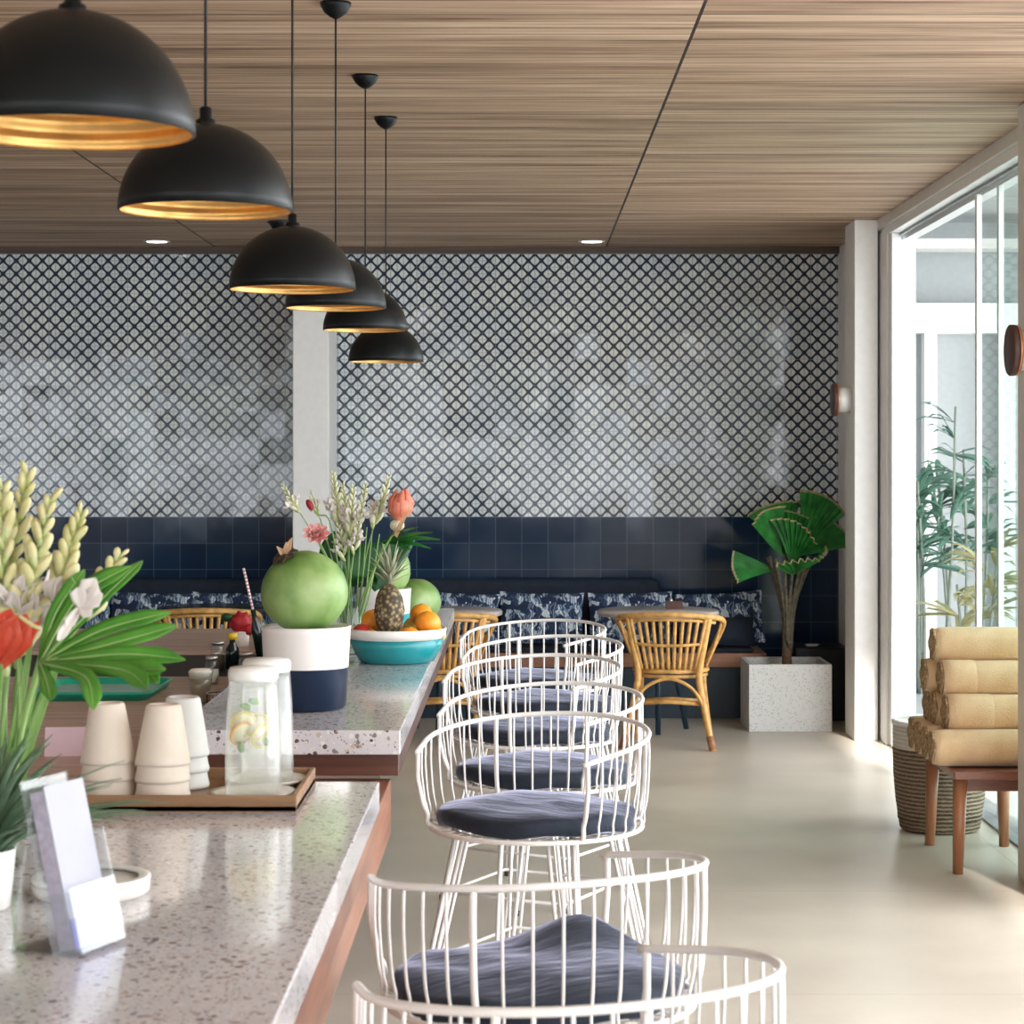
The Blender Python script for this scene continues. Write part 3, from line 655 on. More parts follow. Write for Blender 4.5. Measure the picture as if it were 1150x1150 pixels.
# white blossom
t = thing('white_flower', 'white blossom leaning out beside the split leaf of the big bouquet', 'flower', VB)
st = bez([P(47,742,3.24), P(62,722,3.2), P(78,698,3.14), P(94,678,3.12)], 8)
obj('stem', MB().tube(st, .0022, 6), M['stem'], t, world=True)
mb = MB(); c = P(94,672,3.12)
for (px, py, w) in ((104,656,.016),(88,664,.012),(110,670,.016),(100,690,.010),(78,700,.009),(70,712,.008)):
    e = P(px,py,3.11); s0 = c.lerp(P(80,705,3.12), .3)
    mb.blade([s0, s0.lerp(e,.5), s0.lerp(e,1.0), s0.lerp(e,1.25)], [.003, w*.8, w, .002], (.1,-1,.3), .25, .0005)
obj('petals', mb, M['petalw'], t, world=True)
# red anthurium-like bloom at the photo edge
t = thing('red_flower', 'large glossy red flower cut by the photo edge', 'flower', VB)
obj('stem', MB().tube(bez([VB+Vector((-.01,-.01,.04)), P(-5,830,3.25), P(2,745,3.2)], 8), .004, 7), M['stem'], t, world=True)
mb = MB()
for a, b, w in (((0,742),(30,690),.030),((-6,745),(12,684),.032),((-12,745),(-10,680),.035),((2,748),(44,698),.014)):
    A = P(a[0],a[1],3.2); B = P(b[0],b[1],3.17)
    mb.blade([A, A.lerp(B,.3), A.lerp(B,.6), A.lerp(B,.85), B], [.006, w*.8, w, w*.6, .002], (.2,-1,.15), .2, .0006)
obj('petals', mb, M['red'], t, world=True)
obj('spadix', MB().tube(bez([P(22,692,3.15), P(36,702,3.14), P(46,706,3.14)], 5), [.003]*5+[.003]*5+[.0015], 7), M['bud'], t, world=True)
# split leaf
t = thing('split_leaf', 'large bright green leaf with long finger lobes spreading from the big bouquet', 'leaf', VB)
h = P(45,745,3.25)
obj('leaf_stalk', MB().tube(bez([VB+Vector((.03,-.02,.02)), P(22,835,3.3), h], 8), .0042, 7), M['rib'], t, world=True)
lobes = [((147,636),(88,672),.014,3.30),((160,630),(120,668),.010,3.34),((192,688),(115,708),.0125,3.28),((199,703),(130,722),.0125,3.22),((208,741),(135,735),.0115,3.17),
         ((186,752),(130,752),.014,3.12),((165,774),(135,752),.012,3.06),((178,768),(150,752),.010,3.1),((105,797),(95,760),.0115,3.04),((57,787),(52,765),.0095,3.08),((95,640),(62,690),.011,3.40)]
rb = MB()
for i, (e, m_, w, Y) in enumerate(lobes):
    E = P(e[0],e[1],Y+.02); Mi = P(m_[0],m_[1],(Y+3.25)/2); path = bez([h, Mi, E], 7)
    n = len(path); ws = [w*(.25+1.0*math.sin(min(1,(j/(n-1))*1.15)*PI*.62))*(1 if j < n-3 else (n-1-j)/3+.08) for j in range(n)]
    nr = Vector((-.15, -.75, .65)) if i < 8 else Vector((.3,-.9,.2))
    obj('leaf_lobe', MB().blade(path, ws, nr, .12, .0005), M['phil'], t, world=True)
    rb.tube([p + Vector((0,-.0012,.001)) for p in path], [.0022*(1-j/(n-1))+.0003 for j in range(n)], 5)
obj('leaf_ribs', rb, M['rib'], t, world=True)

# ---- things on the lower worktop
zw = .90
t = thing('plastic_tray', 'shallow green plastic tray on the wooden worktop below the split leaf', 'tray', P(115,780,7.1)*Vector((1,1,0)) + Vector((0,0,zw)) if False else ((115-VX)/F*7.2, 7.2, zw))
mb = MB()
def rring(x, y, r, z, n=6):
    out = []
    for cx, cy, a0 in ((x-r,y-r,0),(-x+r,y-r,1),(-x+r,-y+r,2),(x-r,-y+r,3)):
        for k in range(n+1):
            a = (a0 + k/n)*PI/2; out.append((cx+r*math.cos(a), cy+r*math.sin(a), z))
    return out
def ringstack(mb, rings, cap0=True, cap1=False, smooth=True):
    n = len(rings[0]); vs = [v for r in rings for v in r]; fs = []
    for i in range(len(rings)-1):
        for k in range(n): fs.append((i*n+k, i*n+(k+1)%n, (i+1)*n+(k+1)%n, (i+1)*n+k))
    if cap0: fs.append(tuple(range(n-1,-1,-1)))
    if cap1: fs.append(tuple((len(rings)-1)*n+k for k in range(n)))
    mb.add(vs, fs, smooth)
ringstack(mb, [rring(.185,.22,.04,0), rring(.20,.235,.05,.02), rring(.205,.24,.05,.026), rring(.20,.235,.05,.03), rring(.190,.225,.045,.026), rring(.178,.213,.04,.008)])
mb.v = mb.v; obj('tray_rim', mb, M['greent'], t)
mb = MB(); ringstack(mb, [rring(.180,.215,.04,.006), rring(.180,.215,.04,.009)], True, True, False); obj('tray_inside', mb, M['greentray'], t)
o = obj('pink_card', MB().box((-.057,-.001,0),(.057,.001,.078)), M['pinkc']); o.location = ((74-VX)/F*5.68, 5.68, zw+.001); o.rotation_euler = (-.22,0,.05); tag(o, 'pale pink card propped up on the wooden worktop', 'card')
obj('card_foot', MB().box((-.012,.001,0),(.012,.035,.004)), M['oak'], o)
c0 = ((225-VX)/F*6.9, 6.9, zw)
t = thing('coffee_cup', 'clear plastic cup of milky coffee with a foam top on the worktop', 'cup', c0)
obj('cup_wall', MB().lathe([(0,0),(.030,0),(.040,.105),(.038,.105),(.029,.004),(0,.004)], n=28), M['glass'], t)
obj('coffee', MB().lathe([(0,.005),(.028,.005),(.0355,.082),(0,.082)], n=28), M['coffee'], t)
obj('foam', MB().lathe([(0,.082),(.0355,.082),(.038,.104),(.030,.112),(0,.114)], n=28), M['foam'], t)
def jar(px, Y, r, h, label, fill=None):
    t = thing('glass_jar', label, 'jar', ((px-VX)/F*Y, Y, zw if Y < 7.75 or Y > 8.75 else .885))
    obj('glass_body', MB().lathe([(0,0),(r,0),(r,h*.8),(r*.8,h*.92),(r*.8,h),(r*.74,h),(r*.74,h*.9),(r*.92,h*.78),(r*.92,.005),(0,.005)], n=24), M['glass'], t)
    obj('lid', MB().lathe([(0,h),(r*.84,h),(r*.84,h+.012),(0,h+.014)], n=24), M['steel'], t)
    if fill: obj('contents', MB().lathe([(0,.006),(r*.9,.006),(r*.9,h*.6),(0,h*.6)], n=20), M[fill], t)
jar(238, 7.5, .026, .085, 'small glass jar with a steel lid just behind the coffee cup', 'foam')
jar(245, 8.1, .028, .10, 'glass jar beside the yellow capped bottle', 'husk')
jar(277, 7.6, .030, .09, 'dark filled glass jar behind the lidded carafe', 'coffee')
def bottle(px, Y, r, h, label, capm, bodm, z=.885, straw=False, tilt=0):
    t = thing('bottle', label, 'bottle', ((px-VX)/F*Y, Y, z)); t.rotation_euler = (0, tilt, 0)
    obj('body', MB().lathe([(0,0),(r,0),(r,h*.55),(r*.45,h*.72),(r*.4,h*.86),(0,h*.86)], n=24), M[bodm], t)
    if straw: obj('drinking_straw', MB().tube([(0,0,h*.7),(-.004,0,h*1.55)], .0055, 8), M['straw'], t, label='striped paper straw')
    else: obj('cap', MB().lathe([(0,h*.82),(r*.72,h*.82),(r*.72,h),(0,h)], n=20), M[capm], t)
bottle(261, 8.2, .026, .135, 'small dark bottle with a bright yellow cap on the bar worktop', 'yellow', 'bottle')
bottle(296, 8.45, .023, .245, 'tall dark bottle holding a striped paper straw next to the coconut pot', None, 'bottle', straw=True, tilt=-.20)
t = thing('wire_basket', 'small dark wire basket on the worktop between cup and carafe', 'basket', ((250-VX)/F*6.7, 6.7, zw))
mb = MB()
for z in (.004,.03,.055): mb.tube([(.05*math.cos(a*PI/8), .05*math.sin(a*PI/8), z) for a in range(16)], .0016, 5, closed=True)
for a in range(12): mb.tube([(.05*math.cos(a*PI/6), .05*math.sin(a*PI/6), z) for z in (.004,.055)], .0012, 5)
for k in (-.03,-.01,.01,.03): mb.tube([(-.045,k,.004),(.045,k,.004)], .0012, 5)
obj('wire_frame', mb, M['blackm'], t)
obj('basket_rim', MB().tube([(.051*math.cos(a*PI/10), .051*math.sin(a*PI/10), .057) for a in range(20)], .0026, 6, closed=True), M['steel'], t)
t = thing('red_cloth', 'crumpled red napkin lying above the yellow capped bottle by the coconut pot', 'cloth', ((270-VX)/F*9.0, 9.0, .90))
rr = random.Random(5)
mb = MB(); mb.ell((0,0,.10), (.046,.04,.042), n=20, m=12, fn=lambda v: v*(1+.35*noise.noise(v*2.1)))
mb.ell((.034,-.01,.070), (.024,.024,.024), n=12, m=8, fn=lambda v: v*(1+.4*noise.noise(v*2.7+Vector((3,1,0)))))
obj('folds', mb, M['redcl'], t)
obj('leafy_end', MB().ell((-.055,0,.12), (.026,.026,.018), n=12, m=8, fn=lambda v: v*(1+.5*noise.noise(v*3))), M['dleaf'], t)
obj('holder', MB().lathe([(0,0),(.035,0),(.04,.06),(0,.065)], n=20), M['foam'], t)

# ---- navy and white pot with coconut
CX, CY = -.555, 5.50
pot = obj('ceramic_pot', MB().lathe([(0,0),(.094,0),(.103,.008),(.114,.200),(.116,.212),(.112,.214),(.106,.205),(.096,.015),(0,.012)], n=56), m_pot_band('navy_white_glaze', (.0008,.012,.038), (.80,.77,.74), .108))
pot.location = (CX, CY, ZT); tag(pot, 'white over navy ceramic pot with the large coconut, beside the carafes', 'pot')
def coconut(c, r, label, seed, stalk=True, tiltm=None, zs=.95):
    t = thing('green_coconut', label, 'coconut', c)
    off = Vector((seed, seed*2, 0))
    def fn(v):
        a = math.atan2(v.y, v.x); return v*(1 + .035*math.cos(3*a+seed)*(1-abs(v.z)) + .03*noise.noise(v*1.7+off))
    obj('husk', MB().ell((0,0,0), (r, r, r*zs), n=40, m=24, fn=fn), M['coco'], t)
    if stalk:
        S = MB(); d = Vector((-.42,-.35,.84)).normalized(); b = d*r*.97
        M3 = d.to_track_quat('Z','Y').to_matrix()
        for k in range(7):
            A = k*2*PI/7; v = M3 @ Vector((math.cos(A), math.sin(A), 0))
            S.blade([b - d*.004, b + v*r*.17 + d*.006, b+v*r*.33+d*.0], [r*.10, r*.14, r*.02], d, .2, .002)
        S.ell(b, (r*.12,r*.12,r*.08), n=12, m=8)
        obj('calyx', S, M['husk'], t)
        S2 = MB(); 
        for k,(dx,dz,w) in enumerate(((.10,.36,.06),(-.12,.20,.05),(.02,.28,.05))):
            S2.blade([b, b+Vector((dx*.4*r*1.5, 0, dz*r*.6)), b+Vector((dx*r*1.6, -.004, dz*r*1.25))], [r*w, r*w*1.5, r*.01], (0,-1,.2), .2, .001)
        obj('flower_bracts', S2, M['heli'], t)
    return t
coconut((CX-.004, CY, ZT+.300), .112, 'large green coconut sitting in the white over navy pot', 1)

# ---- glass vase with flowers
V2 = Vector((-.569, 7.00, ZT))
t = thing('flower_vase', 'clear glass vase of flowers between the coconut pot and the fruit bowl', 'vase', V2)
obj('glass_body', MB().lathe([(0,0),(.040,0),(.043,.004),(.045,.22),(.042,.22),(.039,.01),(0,.008)], n=36), M['glass'], t)
obj('water', MB().lathe([(0,.011),(.038,.011),(.039,.12),(0,.12)], n=30), M['water'], t)
g2 = [((317,545),'thin pale flower spike leaning out farthest over the coconut',9,.0065),((349,552),'small pale spike rising in front of the white pillar',6,.006),((374,532),'tallest cream flower spike above the glass vase',13,.0085),
      ((385,545),'cream flower spike right beside the tallest one',12,.0085),((397,548),'cream flower spike in the middle of the small bouquet',11,.0085),((411,543),'cream flower spike right of the middle of the small bouquet',11,.008),((437,536),'cream flower spike rising beside the coral bloom',12,.0085),((393,575),'short open white flower spike low in the small bouquet',9,.009),((404,580),'short cream flower spike in front of the dark round leaf',8,.008),((380,590),'lowest cream flower spike at the centre of the small bouquet',7,.008)]
for i, (tp, lab, nb, bs) in enumerate(g2):
    bb = V2 + Vector((.02*math.cos(i*2.1), .02*math.sin(i*2.1), .02)); Y = 7.00 + .03*((i*5) % 4 - 1.5)
    T_ = P(tp[0], tp[1], Y)
    gladiolus(bb, T_, (((tp[0]-390)*-.0004), 0, .02), lab, nb+2, .68 if i not in (0,1) else .8, bs*1.35, ('budg','budw'), None, .0030, seed=20+i, white=3)
# loose stems without blossoms in view
for i in range(4):
    e = P(405+7*i, 600-8*(i%3), 6.98+.02*i)
    o = obj('bare_stem', MB().tube(bez([V2+Vector((.012*math.cos(i*1.3), .012*math.sin(i*1.3), .02)), P(400+4*i, 680, 7.00), e], 6), .0026, 6), M['stem'])
    tag(o, 'thin bare green stem in the small bouquet behind the pineapple', 'twig', 'bare stems of the small bouquet')
def bloom(c, r, n, mat, parent, up=(0,-.5,.85), world=True, open_=.6, layers=3):
    mb = MB(); up = Vector(up).normalized(); M3 = up.to_track_quat('Z','Y').to_matrix()
    for L in range(layers):
        f = 1 - L*.25
        for k in range(n):
            A = (k + L*.5)*2*PI/n; dirv = M3 @ Vector((math.cos(A), math.sin(A), 0)); o = open_*f
            p0 = Vector(c); p1 = p0 + dirv*r*.55*f + up*r*.35; p2 = p0 + dirv*r*o*1.4*f + up*r*(.95-.5*o)
            mb.blade([p0, p0.lerp(p1,.6), p1, p2], [r*.1, r*.35*f, r*.45*f, r*.12], up - dirv*.7, .25, .0006)
    return obj('petals', mb, M[mat], parent, world=world)
t = thing('protea_flower', 'large coral red bloom of the small bouquet', 'flower', V2)
obj('stem', MB().tube(bez([V2+Vector((.02,0,.04)), P(420,640,6.97), P(446,592,6.94)], 6), .004, 7), M['stem'], t, world=True)
mb = MB()
for k in range(9):
    A = k*2*PI/9; ax = Vector((math.cos(A)*.5, math.sin(A)*.5, 0)); b = P(447,588,6.94)
    tipc = P(452,553,6.94) + Vector((math.cos(A)*.018, math.sin(A)*.018, (k%3)*.006))
    mb.blade([b, b.lerp(tipc,.35)+ax*.066, b.lerp(tipc,.7)+ax*.06, tipc], [.009,.020,.018,.003], ax*1.0+Vector((0,0,.1)), -.2, .001)
obj('petals', mb, M['coral'], t, world=True)
obj('pale_bract', MB().blade([P(444,602,6.91), P(452,585,6.89), P(462,566,6.89)], [.008,.007,.001], (0,-1,.1), .2, .0008), M['heli'], t, world=True)
obj('flower_base', MB().ell(P(446,590,6.94), (.024,.024,.020)), M['budw'], t, world=True)
t = thing('pink_carnation', 'ruffled pink blossom above the coconut in front of the white pillar', 'flower', V2)
obj('stem', MB().tube(bez([V2+Vector((-.01,0,.05)), P(372,640,6.94), P(357,606,6.90)], 6), .003, 7), M['stem'], t, world=True)
bloom(P(355,604,6.90), .040, 9, 'pink', t, (.1,-.7,.7), True, .8, 3)
t = thing('red_bud', 'small dark red flower bud on a curved stem before the white pillar', 'flower', V2)
obj('stem', MB().tube(bez([V2+Vector((-.01,.01,.05)), P(380,640,6.98), P(370,585,6.96), P(358,578,6.96), P(351,570,6.96)], 6), .0026, 7), M['stem'], t, world=True)
obj('petals', MB().ell(P(348,567,6.96), (.011,.012,.020), Matrix.Rotation(-.5,3,'Y')), M['crimson'], t, world=True)
def leafobj(pts, wmax, nrm, mat, name, label, cat='leaf', group=None, n=9, cup=.12):
    path = bez(pts, 6); m = len(path)
    ws = [wmax*max(.03, math.sin(PI*min(1,(j/(m-1))**.8)))for j in range(m)]
    o = obj(name, MB().blade(path, ws, nrm, cup, .0006), M[mat]); tag(o, label, cat, group); return o
leafobj([V2+Vector((.02,.03,.22)), P(400,645,7.12), P(432,628,7.14), P(468,600,7.16)], .085, (0,-1,.15), 'dleaf', 'broad_leaf', 'broad dark green leaf standing behind the stems of the small bouquet')
leafobj([V2+Vector((-.02,.04,.15)), P(385,650,7.12), P(370,620,7.14), P(376,596,7.16)], .045, (0,-1,.1), 'dleaf', 'broad_leaf', 'narrow dark green leaf behind the pink blossom')
t = thing('split_leaf', 'glossy dark green lobed leaf reaching right under the coral bloom', 'leaf', V2)
hh = P(432,610,6.99)
obj('leaf_stalk', MB().tube(bez([V2+Vector((.02,0,.1)), P(415,650,6.99), hh], 6), .003, 6), M['stem'], t, world=True)
for (e, w) in (((494,606),.013),((486,598),.010),((470,592),.010),((484,616),.010),((462,618),.010),((450,596),.010),((474,606),.013)):
    E = P(e[0], e[1], 6.89); path = bez([hh, hh.lerp(E,.5)+Vector((0,0,.008)), E], 5); m = len(path)
    obj('leaf_lobe', MB().blade(path, [w*max(.15, math.sin(PI*min(1,.2+.8*j/(m-1)))) for j in range(m)], (-.1,-.6,.8), .15, .0006), M['fan'], t, world=True)

# ---- fruit bowl
BX, BY = -.395, 6.75
bowl = thing('fruit_bowl', 'wide teal bowl with a white rim filled with fruit', 'bowl', (BX, BY, ZT))
obj('bowl_body', MB().lathe([(0,0),(.105,0),(.118,.004),(.140,.045),(.150,.078),(.146,.078),(.130,.04),(.10,.012),(0,.010)], n=56), M['teal'], bowl)
obj('bowl_rim', MB().lathe([(.1455,.078),(.1505,.076),(.157,.098),(.157,.108),(.152,.108),(.1455,.079)], n=56), M['bowlin'], bowl)
def pineapple(c, label):
    t = thing('pineapple', label, 'pineapple', c)
    obj('body', MB().ell((0,0,0), (.047,.047,.085), n=28, m=20, fn=lambda v: v*(1+.05*math.cos(9*math.atan2(v.y,v.x)+v.z*9)*math.cos(v.z*14)*(1-abs(v.z)))), M['pine'], t)
    rr = random.Random(9)
    for k in range(22):
        a = k*2.4; lv = k/22; L = .06+.075*lv; b = Vector((0,0,.078+.012*lv))
        sp = 1.1*(1-lv)+.15; d = Vector((math.cos(a)*sp, math.sin(a)*sp, 1)).normalized(); d2 = Vector((math.cos(a), math.sin(a), 0))
        obj('crown_leaf', MB().blade([b, b+d*L*.45, b+d*L*.8+d2*.008*(1-lv), b+d*L+d2*.022*(1-lv)], [.008,.008,.005,.0006], d2*-1+Vector((0,0,.6)), .2, .0004), M['pinel'], t)
pineapple((BX-.02, BY-.055, ZT+.165), 'small pineapple standing upright in the fruit bowl')
def fruit(name, c, r, mat, label, cat, sq=.94):
    t = thing(name, label, cat, c)
    obj('skin', MB().ell((0,0,0), (r, r, r*sq), n=28, m=18, fn=lambda v: v*(1+.02*noise.noise(v*2+Vector(c)*9))), M[mat], t)
    obj('stalk_scar', MB().ell((0,-r*.1,r*sq*.98), (.005,.005,.003), n=8, m=5), M['mint'], t)
fruit('orange_fruit', (BX+.100, BY-.035, ZT+.125), .040, 'orange', 'orange in the fruit bowl just right of the pineapple', 'orange')
fruit('orange_fruit', (BX+.075, BY+.055, ZT+.145), .036, 'orange', 'orange half hidden behind the brightest orange', 'orange')
fruit('orange_fruit', (BX-.075, BY+.030, ZT+.125), .040, 'orange', 'orange in the fruit bowl left of the pineapple', 'orange')
fruit('orange_fruit', (BX+.045, BY-.085, ZT+.085), .034, 'orange', 'lowest orange at the front rim below the brightest orange', 'orange')
fruit('red_apple', (BX-.105, BY-.045, ZT+.090), .036, 'redfruit', 'dark red fruit at the left rim of the fruit bowl', 'fruit')
fruit('mango', (BX+.05, BY+.115, ZT+.10), .036, 'mango', 'yellow fruit at the back of the fruit bowl', 'fruit')
fruit('lemon', (BX+.124, BY+.045, ZT+.082), .030, 'lemon', 'yellow lemon at the far right rim of the bowl', 'lemon')
fruit('lemon', (BX-.075, BY-.085, ZT+.082), .028, 'mango', 'yellowish fruit peeking over the front rim left of the pineapple', 'fruit')

# ---- second pot and coconuts further back
pot2 = obj('ceramic_pot', MB().lathe([(0,0),(.078,0),(.086,.006),(.096,.175),(.097,.182),(.093,.184),(.088,.176),(.08,.012),(0,.010)], n=48), m_pot_band('teal_white_glaze', (.02,.30,.36), (.80,.79,.77), .095))
pot2.location = (-.487, 7.55, ZT); tag(pot2, 'smaller white and teal ceramic pot behind the fruit bowl', 'pot')
coconut((-.470, 7.55, ZT+.245), .078, 'green coconut in the smaller pot behind the pineapple', 4, False, zs=1.15)
coconut((-.405, 8.25, ZT+.088), .092, 'green coconut lying on the counter right of the smaller pot', 6, False)

# ------------------------------------------------------------------ wire bar stools
RS = .274; AM = math.radians(109)
def make_stool(label, loc, rz):
    t = thing('bar_stool', label, 'stool', loc, rz, 'white wire bar stools along the counter')
    zb, ze = 1.043, .988; LA = RS*AM; LT = LA + .095
    def plan(u, r=RS):
        """the basket's outline: a round back that runs out into two straight arms; u the way along it"""
        au = abs(u); sg = 1 if u >= 0 else -1; a = min(au/RS, AM); e = max(0, au - LA)
        return Vector((sg*(r*math.sin(a) + e*math.cos(AM)), -r*math.cos(a) + e*math.sin(AM), 0))
    def rim(u):
        k = abs(u)/LT; p = plan(u); p.z = zb - (zb-ze)*k**1.7; return p
    n = 60
    pts = [rim(-LT-.014 + 2*(LT+.014)*i/n) for i in range(n+1)]
    obj('top_rail', MB().tube(pts, .0064, 8), M['wire'], t)
    w = MB(); fr = MB(); NW = 26
    ZB = .803; RB = .258
    for i in range(NW+1):
        u = -LT + 2*LT*i/NW; p = rim(u); q0 = plan(u)
        zt_ = p.z; bw = []; d = q0.normalized(); rq = q0.length; dr = rq - RS
        for (r, z) in ((RS, zt_), (RS+.001, zt_-.06), (RS-.002, .90), (RS-.006, .862), (RS-.012, .836), (RB+.004, .814), (RB-.018, ZB), (RB-.06, ZB-.002)):
            k_ = min(1, max(0, (r-RB)/(RS-RB))); bw.append(d*(r + dr*k_) + Vector((0,0,z)))
        path = bez(bw, 3)
        thick = i in (0, NW, NW//2-5, NW//2+5)
        if thick: obj('frame_rod', MB().tube(path, .0058, 7), M['wire'], t)
        else: w.tube(path, .0027, 6)
    obj('back_wires', w, M['wire'], t)
    ring = MB(); ring.tube([(RB*math.cos(k*PI/24), RB*math.sin(k*PI/24), ZB) for k in range(48)], .0058, 8, closed=True)
    ring.tube([(.205*math.cos(k*PI/24), .205*math.sin(k*PI/24), ZB-.006) for k in range(48)], .005, 6, closed=True)
    # front lip, between the two arm rods
    obj('seat_ring', ring, M['wire'], t)
    g = MB()
    for k in range(-6, 7):
        x = k*.034; y = math.sqrt(max(0, RB*RB-x*x)); g.tube([(x,-y,ZB-.002),(x,y,ZB-.002)], .0024, 5)
    obj('seat_wires', g, M['wire'], t)
    for (sx, sy) in ((1,1),(-1,1),(-1,-1),(1,-1)):
        L = MB(); top = Vector((sx*.135, sy*.135, ZB-.006)); ft = Vector((sx*.262, sy*.262, .012))
        tg = Vector((-sy, sx, 0)).normalized()
        for s in (-1, 1): L.tube([top + tg*.032*s, ft + tg*.006*s], .0052, 7)
        lg = obj('leg', L, M['wire'], t)
        obj('leg_tip', MB().lathe([(0,0),(.012,0),(.012,.018),(0,.018)], c=(sx*.262, sy*.262, 0), n=12), M['foot'], lg)
    fo = MB(); zf = .33; k = .135 + (.262-.135)*(ZB-.006-zf)/(ZB-.018)
    c4 = [(k,k,zf),(-k,k,zf),(-k,-k,zf),(k,-k,zf)]
    fo.tube([Vector(a) for a in c4+[c4[0]]], .0055, 7)
    obj('foot_rest', fo, M['wire'], t)
    return t
def cushion_mesh(corner=0.0):
    mb = MB(); n = 56; rings = []
    for (kr, z) in ((.93,0),(.985,.004),(1.0,.018),(1.0,.030),(.985,.038),(.94,.043),(.75,.050),(.5,.054),(.25,.056)):
        rg = []
        for i in range(n):
            a = 2*PI*i/n; r = .240*kr*(1+.03*math.cos(2*a)+.012*noise.noise(Vector((math.cos(a)*2,math.sin(a)*2,z*20))))
            x, y = r*math.cos(a), r*math.sin(a)*.97
            zz = z + .012*noise.noise(Vector((x*9, y*9, 1.3)))
            if corner:
                # the front edge is lifted into a soft peak
                q = math.exp(-((a-.75)/.42)**2)*(max(0, r-.06)/.18)**1.6; zz += corner*q
            rg.append((x, y, zz))
        rings.append(rg)
    ringstack(mb, rings, True, True); return mb
FL_ = math.radians(152); NR_ = math.radians(27)
stools = [((.035, 5.20, 0), FL_, 'white wire stool whose navy cushion is fully in view, middle of the photo', 0),
          ((.060, 5.93, 0), FL_-.02, 'white wire stool directly behind the one whose navy cushion is fully in view', 0),
          ((.040, 6.80, 0), FL_+.02, 'white wire stool third from the farthest of the row', 0),
          ((.080, 7.55, 0), FL_-.03, 'second farthest white wire stool of the row', 0),
          ((.050, 8.30, 0), FL_, 'farthest white wire stool, closest to the rattan chairs', 0),
          ((.030, 3.55, 0), NR_, 'white wire stool with a folded up cushion peak, second nearest to us', .046),
          ((.066, 2.82, 0), NR_+.03, 'nearest white wire stool, cut by the bottom of the photo', .03)]
proto = make_stool(stools[0][2], stools[0][0], stools[0][1])
sl = [proto] + [dup(proto, s[0], s[1], s[2]) for s in stools[1:]]
cmesh = None
for s, o in zip(stools, sl):
    if s[3] or cmesh is None:
        c = obj('seat_cushion', cushion_mesh(s[3]), M['velvet'], o); 
        if not s[3]: cmesh = c.data
    else:
        c = bpy.data.objects.new('seat_cushion', cmesh); COL.objects.link(c); c.parent = o
    c.location = (0, .0, .806)

# ------------------------------------------------------------------ rattan chairs
def make_chair(label, loc, rz):
    t = thing('rattan_chair', label, 'chair', loc, rz, 'rattan armchairs at the tables')
    rail = bez([(-.20,.16,.47),(-.26,.10,.60),(-.305,.02,.70),(-.305,-.10,.745),(-.255,-.20,.765),(-.13,-.262,.778),(0,-.28,.782),(.13,-.262,.778),(.255,-.20,.765),(.305,-.10,.745),(.305,.02,.70),(.26,.10,.60),(.20,.16,.47)], 6)
    obj('top_rail', MB().tube(rail, .0175, 10), M['rattan'], t)
    rail2 = [p + Vector((0, 0, -.024)) for p in bez([(-.27,-.17,.755),(-.13,-.25,.772),(0,-.268,.776),(.13,-.25,.772),(.27,-.17,.755)], 6)]
    obj('under_rail', MB().tube(rail2, .010, 8), M['rattan'], t)
    sl = MB()
    for k in range(-5, 6):
        x = k*.039; top = Vector((x*1.12, -.268+abs(x)*.25, .755)); bot = Vector((x*.80, -.205+abs(x)*.1, .46)); mid = (top+bot)/2 + Vector((0,-.012,0))
        obj('back_slat', MB().tube(bez([top, mid, bot], 4), .0112, 7), M['rattan'], t)
    obj('cross_rail', MB().tube(bez([(-.205,-.205,.61),(-.1,-.245,.603),(0,-.252,.60),(.1,-.245,.603),(.205,-.205,.61)], 5), .0095, 8), M['rattan'], t)
    ring = [(.215*math.cos(a)*(1.0), .205*math.sin(a)+.0, .445) for a in [2*PI*k/32 for k in range(32)]]
    obj('seat_frame', MB().tube(ring, .014, 8, closed=True), M['rattan'], t)
    obj('lower_seat_frame', MB().tube([(x*.97, y*.97, z-.030) for x, y, z in ring], .011, 8, closed=True), M['rattan'], t)
    obj('seat', MB().lathe([(0,.440),(.205,.448),(.205,.456),(0,.452)], n=32), M['dkrattan'], t)
    for s in (-1, 1):
        lg = obj('leg', MB().tube(bez([(s*.235,-.205,.765),(s*.205,-.20,.60),(s*.178,-.185,.44),(s*.195,-.20,.30),(s*.262,-.285,.0)], 6), [.0215]*17+[.020]*8, 10), M['rattan'], t)
        obj('leg_binding', MB().tube([(s*.243,-.262,.10-.02),(s*.262,-.284,.004)], .0225, 10), M['bind'], lg)
        obj('leg', MB().tube(bez([(s*.185,.14,.455),(s*.19,.15,.3),(s*.225,.20,0)], 5), .0165, 9), M['rattan'], t)
        obj('arm_post', MB().tube(bez([(s*.302,-.06,.735),(s*.262,-.02,.60),(s*.205,.02,.455)], 5), .009, 8), M['rattan'], t)
    obj('arch_brace', MB().tube(bez([(-.245,-.272,.06),(-.205,-.225,.24),(-.13,-.21,.355),(0,-.205,.405),(.13,-.21,.355),(.205,-.225,.24),(.245,-.272,.06)], 6), .0105, 8), M['rattan'], t)
    for (p, q, r) in (((-.19,-.195,.26),(.19,-.195,.26),.0125), ((-.19,.15,.24),(.19,.15,.24),.011), ((-.19,-.195,.26),(-.195,.155,.24),.011), ((.19,-.195,.26),(.195,.155,.24),.011)):
        obj('stretcher', MB().tube([p, ((p[0]+q[0])/2, (p[1]+q[1])/2, (p[2]+q[2])/2+.01), q], r, 8), M['rattan'], t)
    obj('side_arch', MB().tube(bez([(-.21,-.21,.20),(-.19,-.02,.395),(-.21,.17,.20)], 5), .009, 7), M['rattan'], t)
    return t
ch = make_chair('rattan armchair fully in view at the round table near the potted palm', (.880, 12.62, 0), math.radians(-8))
dup(ch, (-.47, 12.62, 0), math.radians(4), 'rattan armchair half hidden behind the fruit bowl and the white stools')
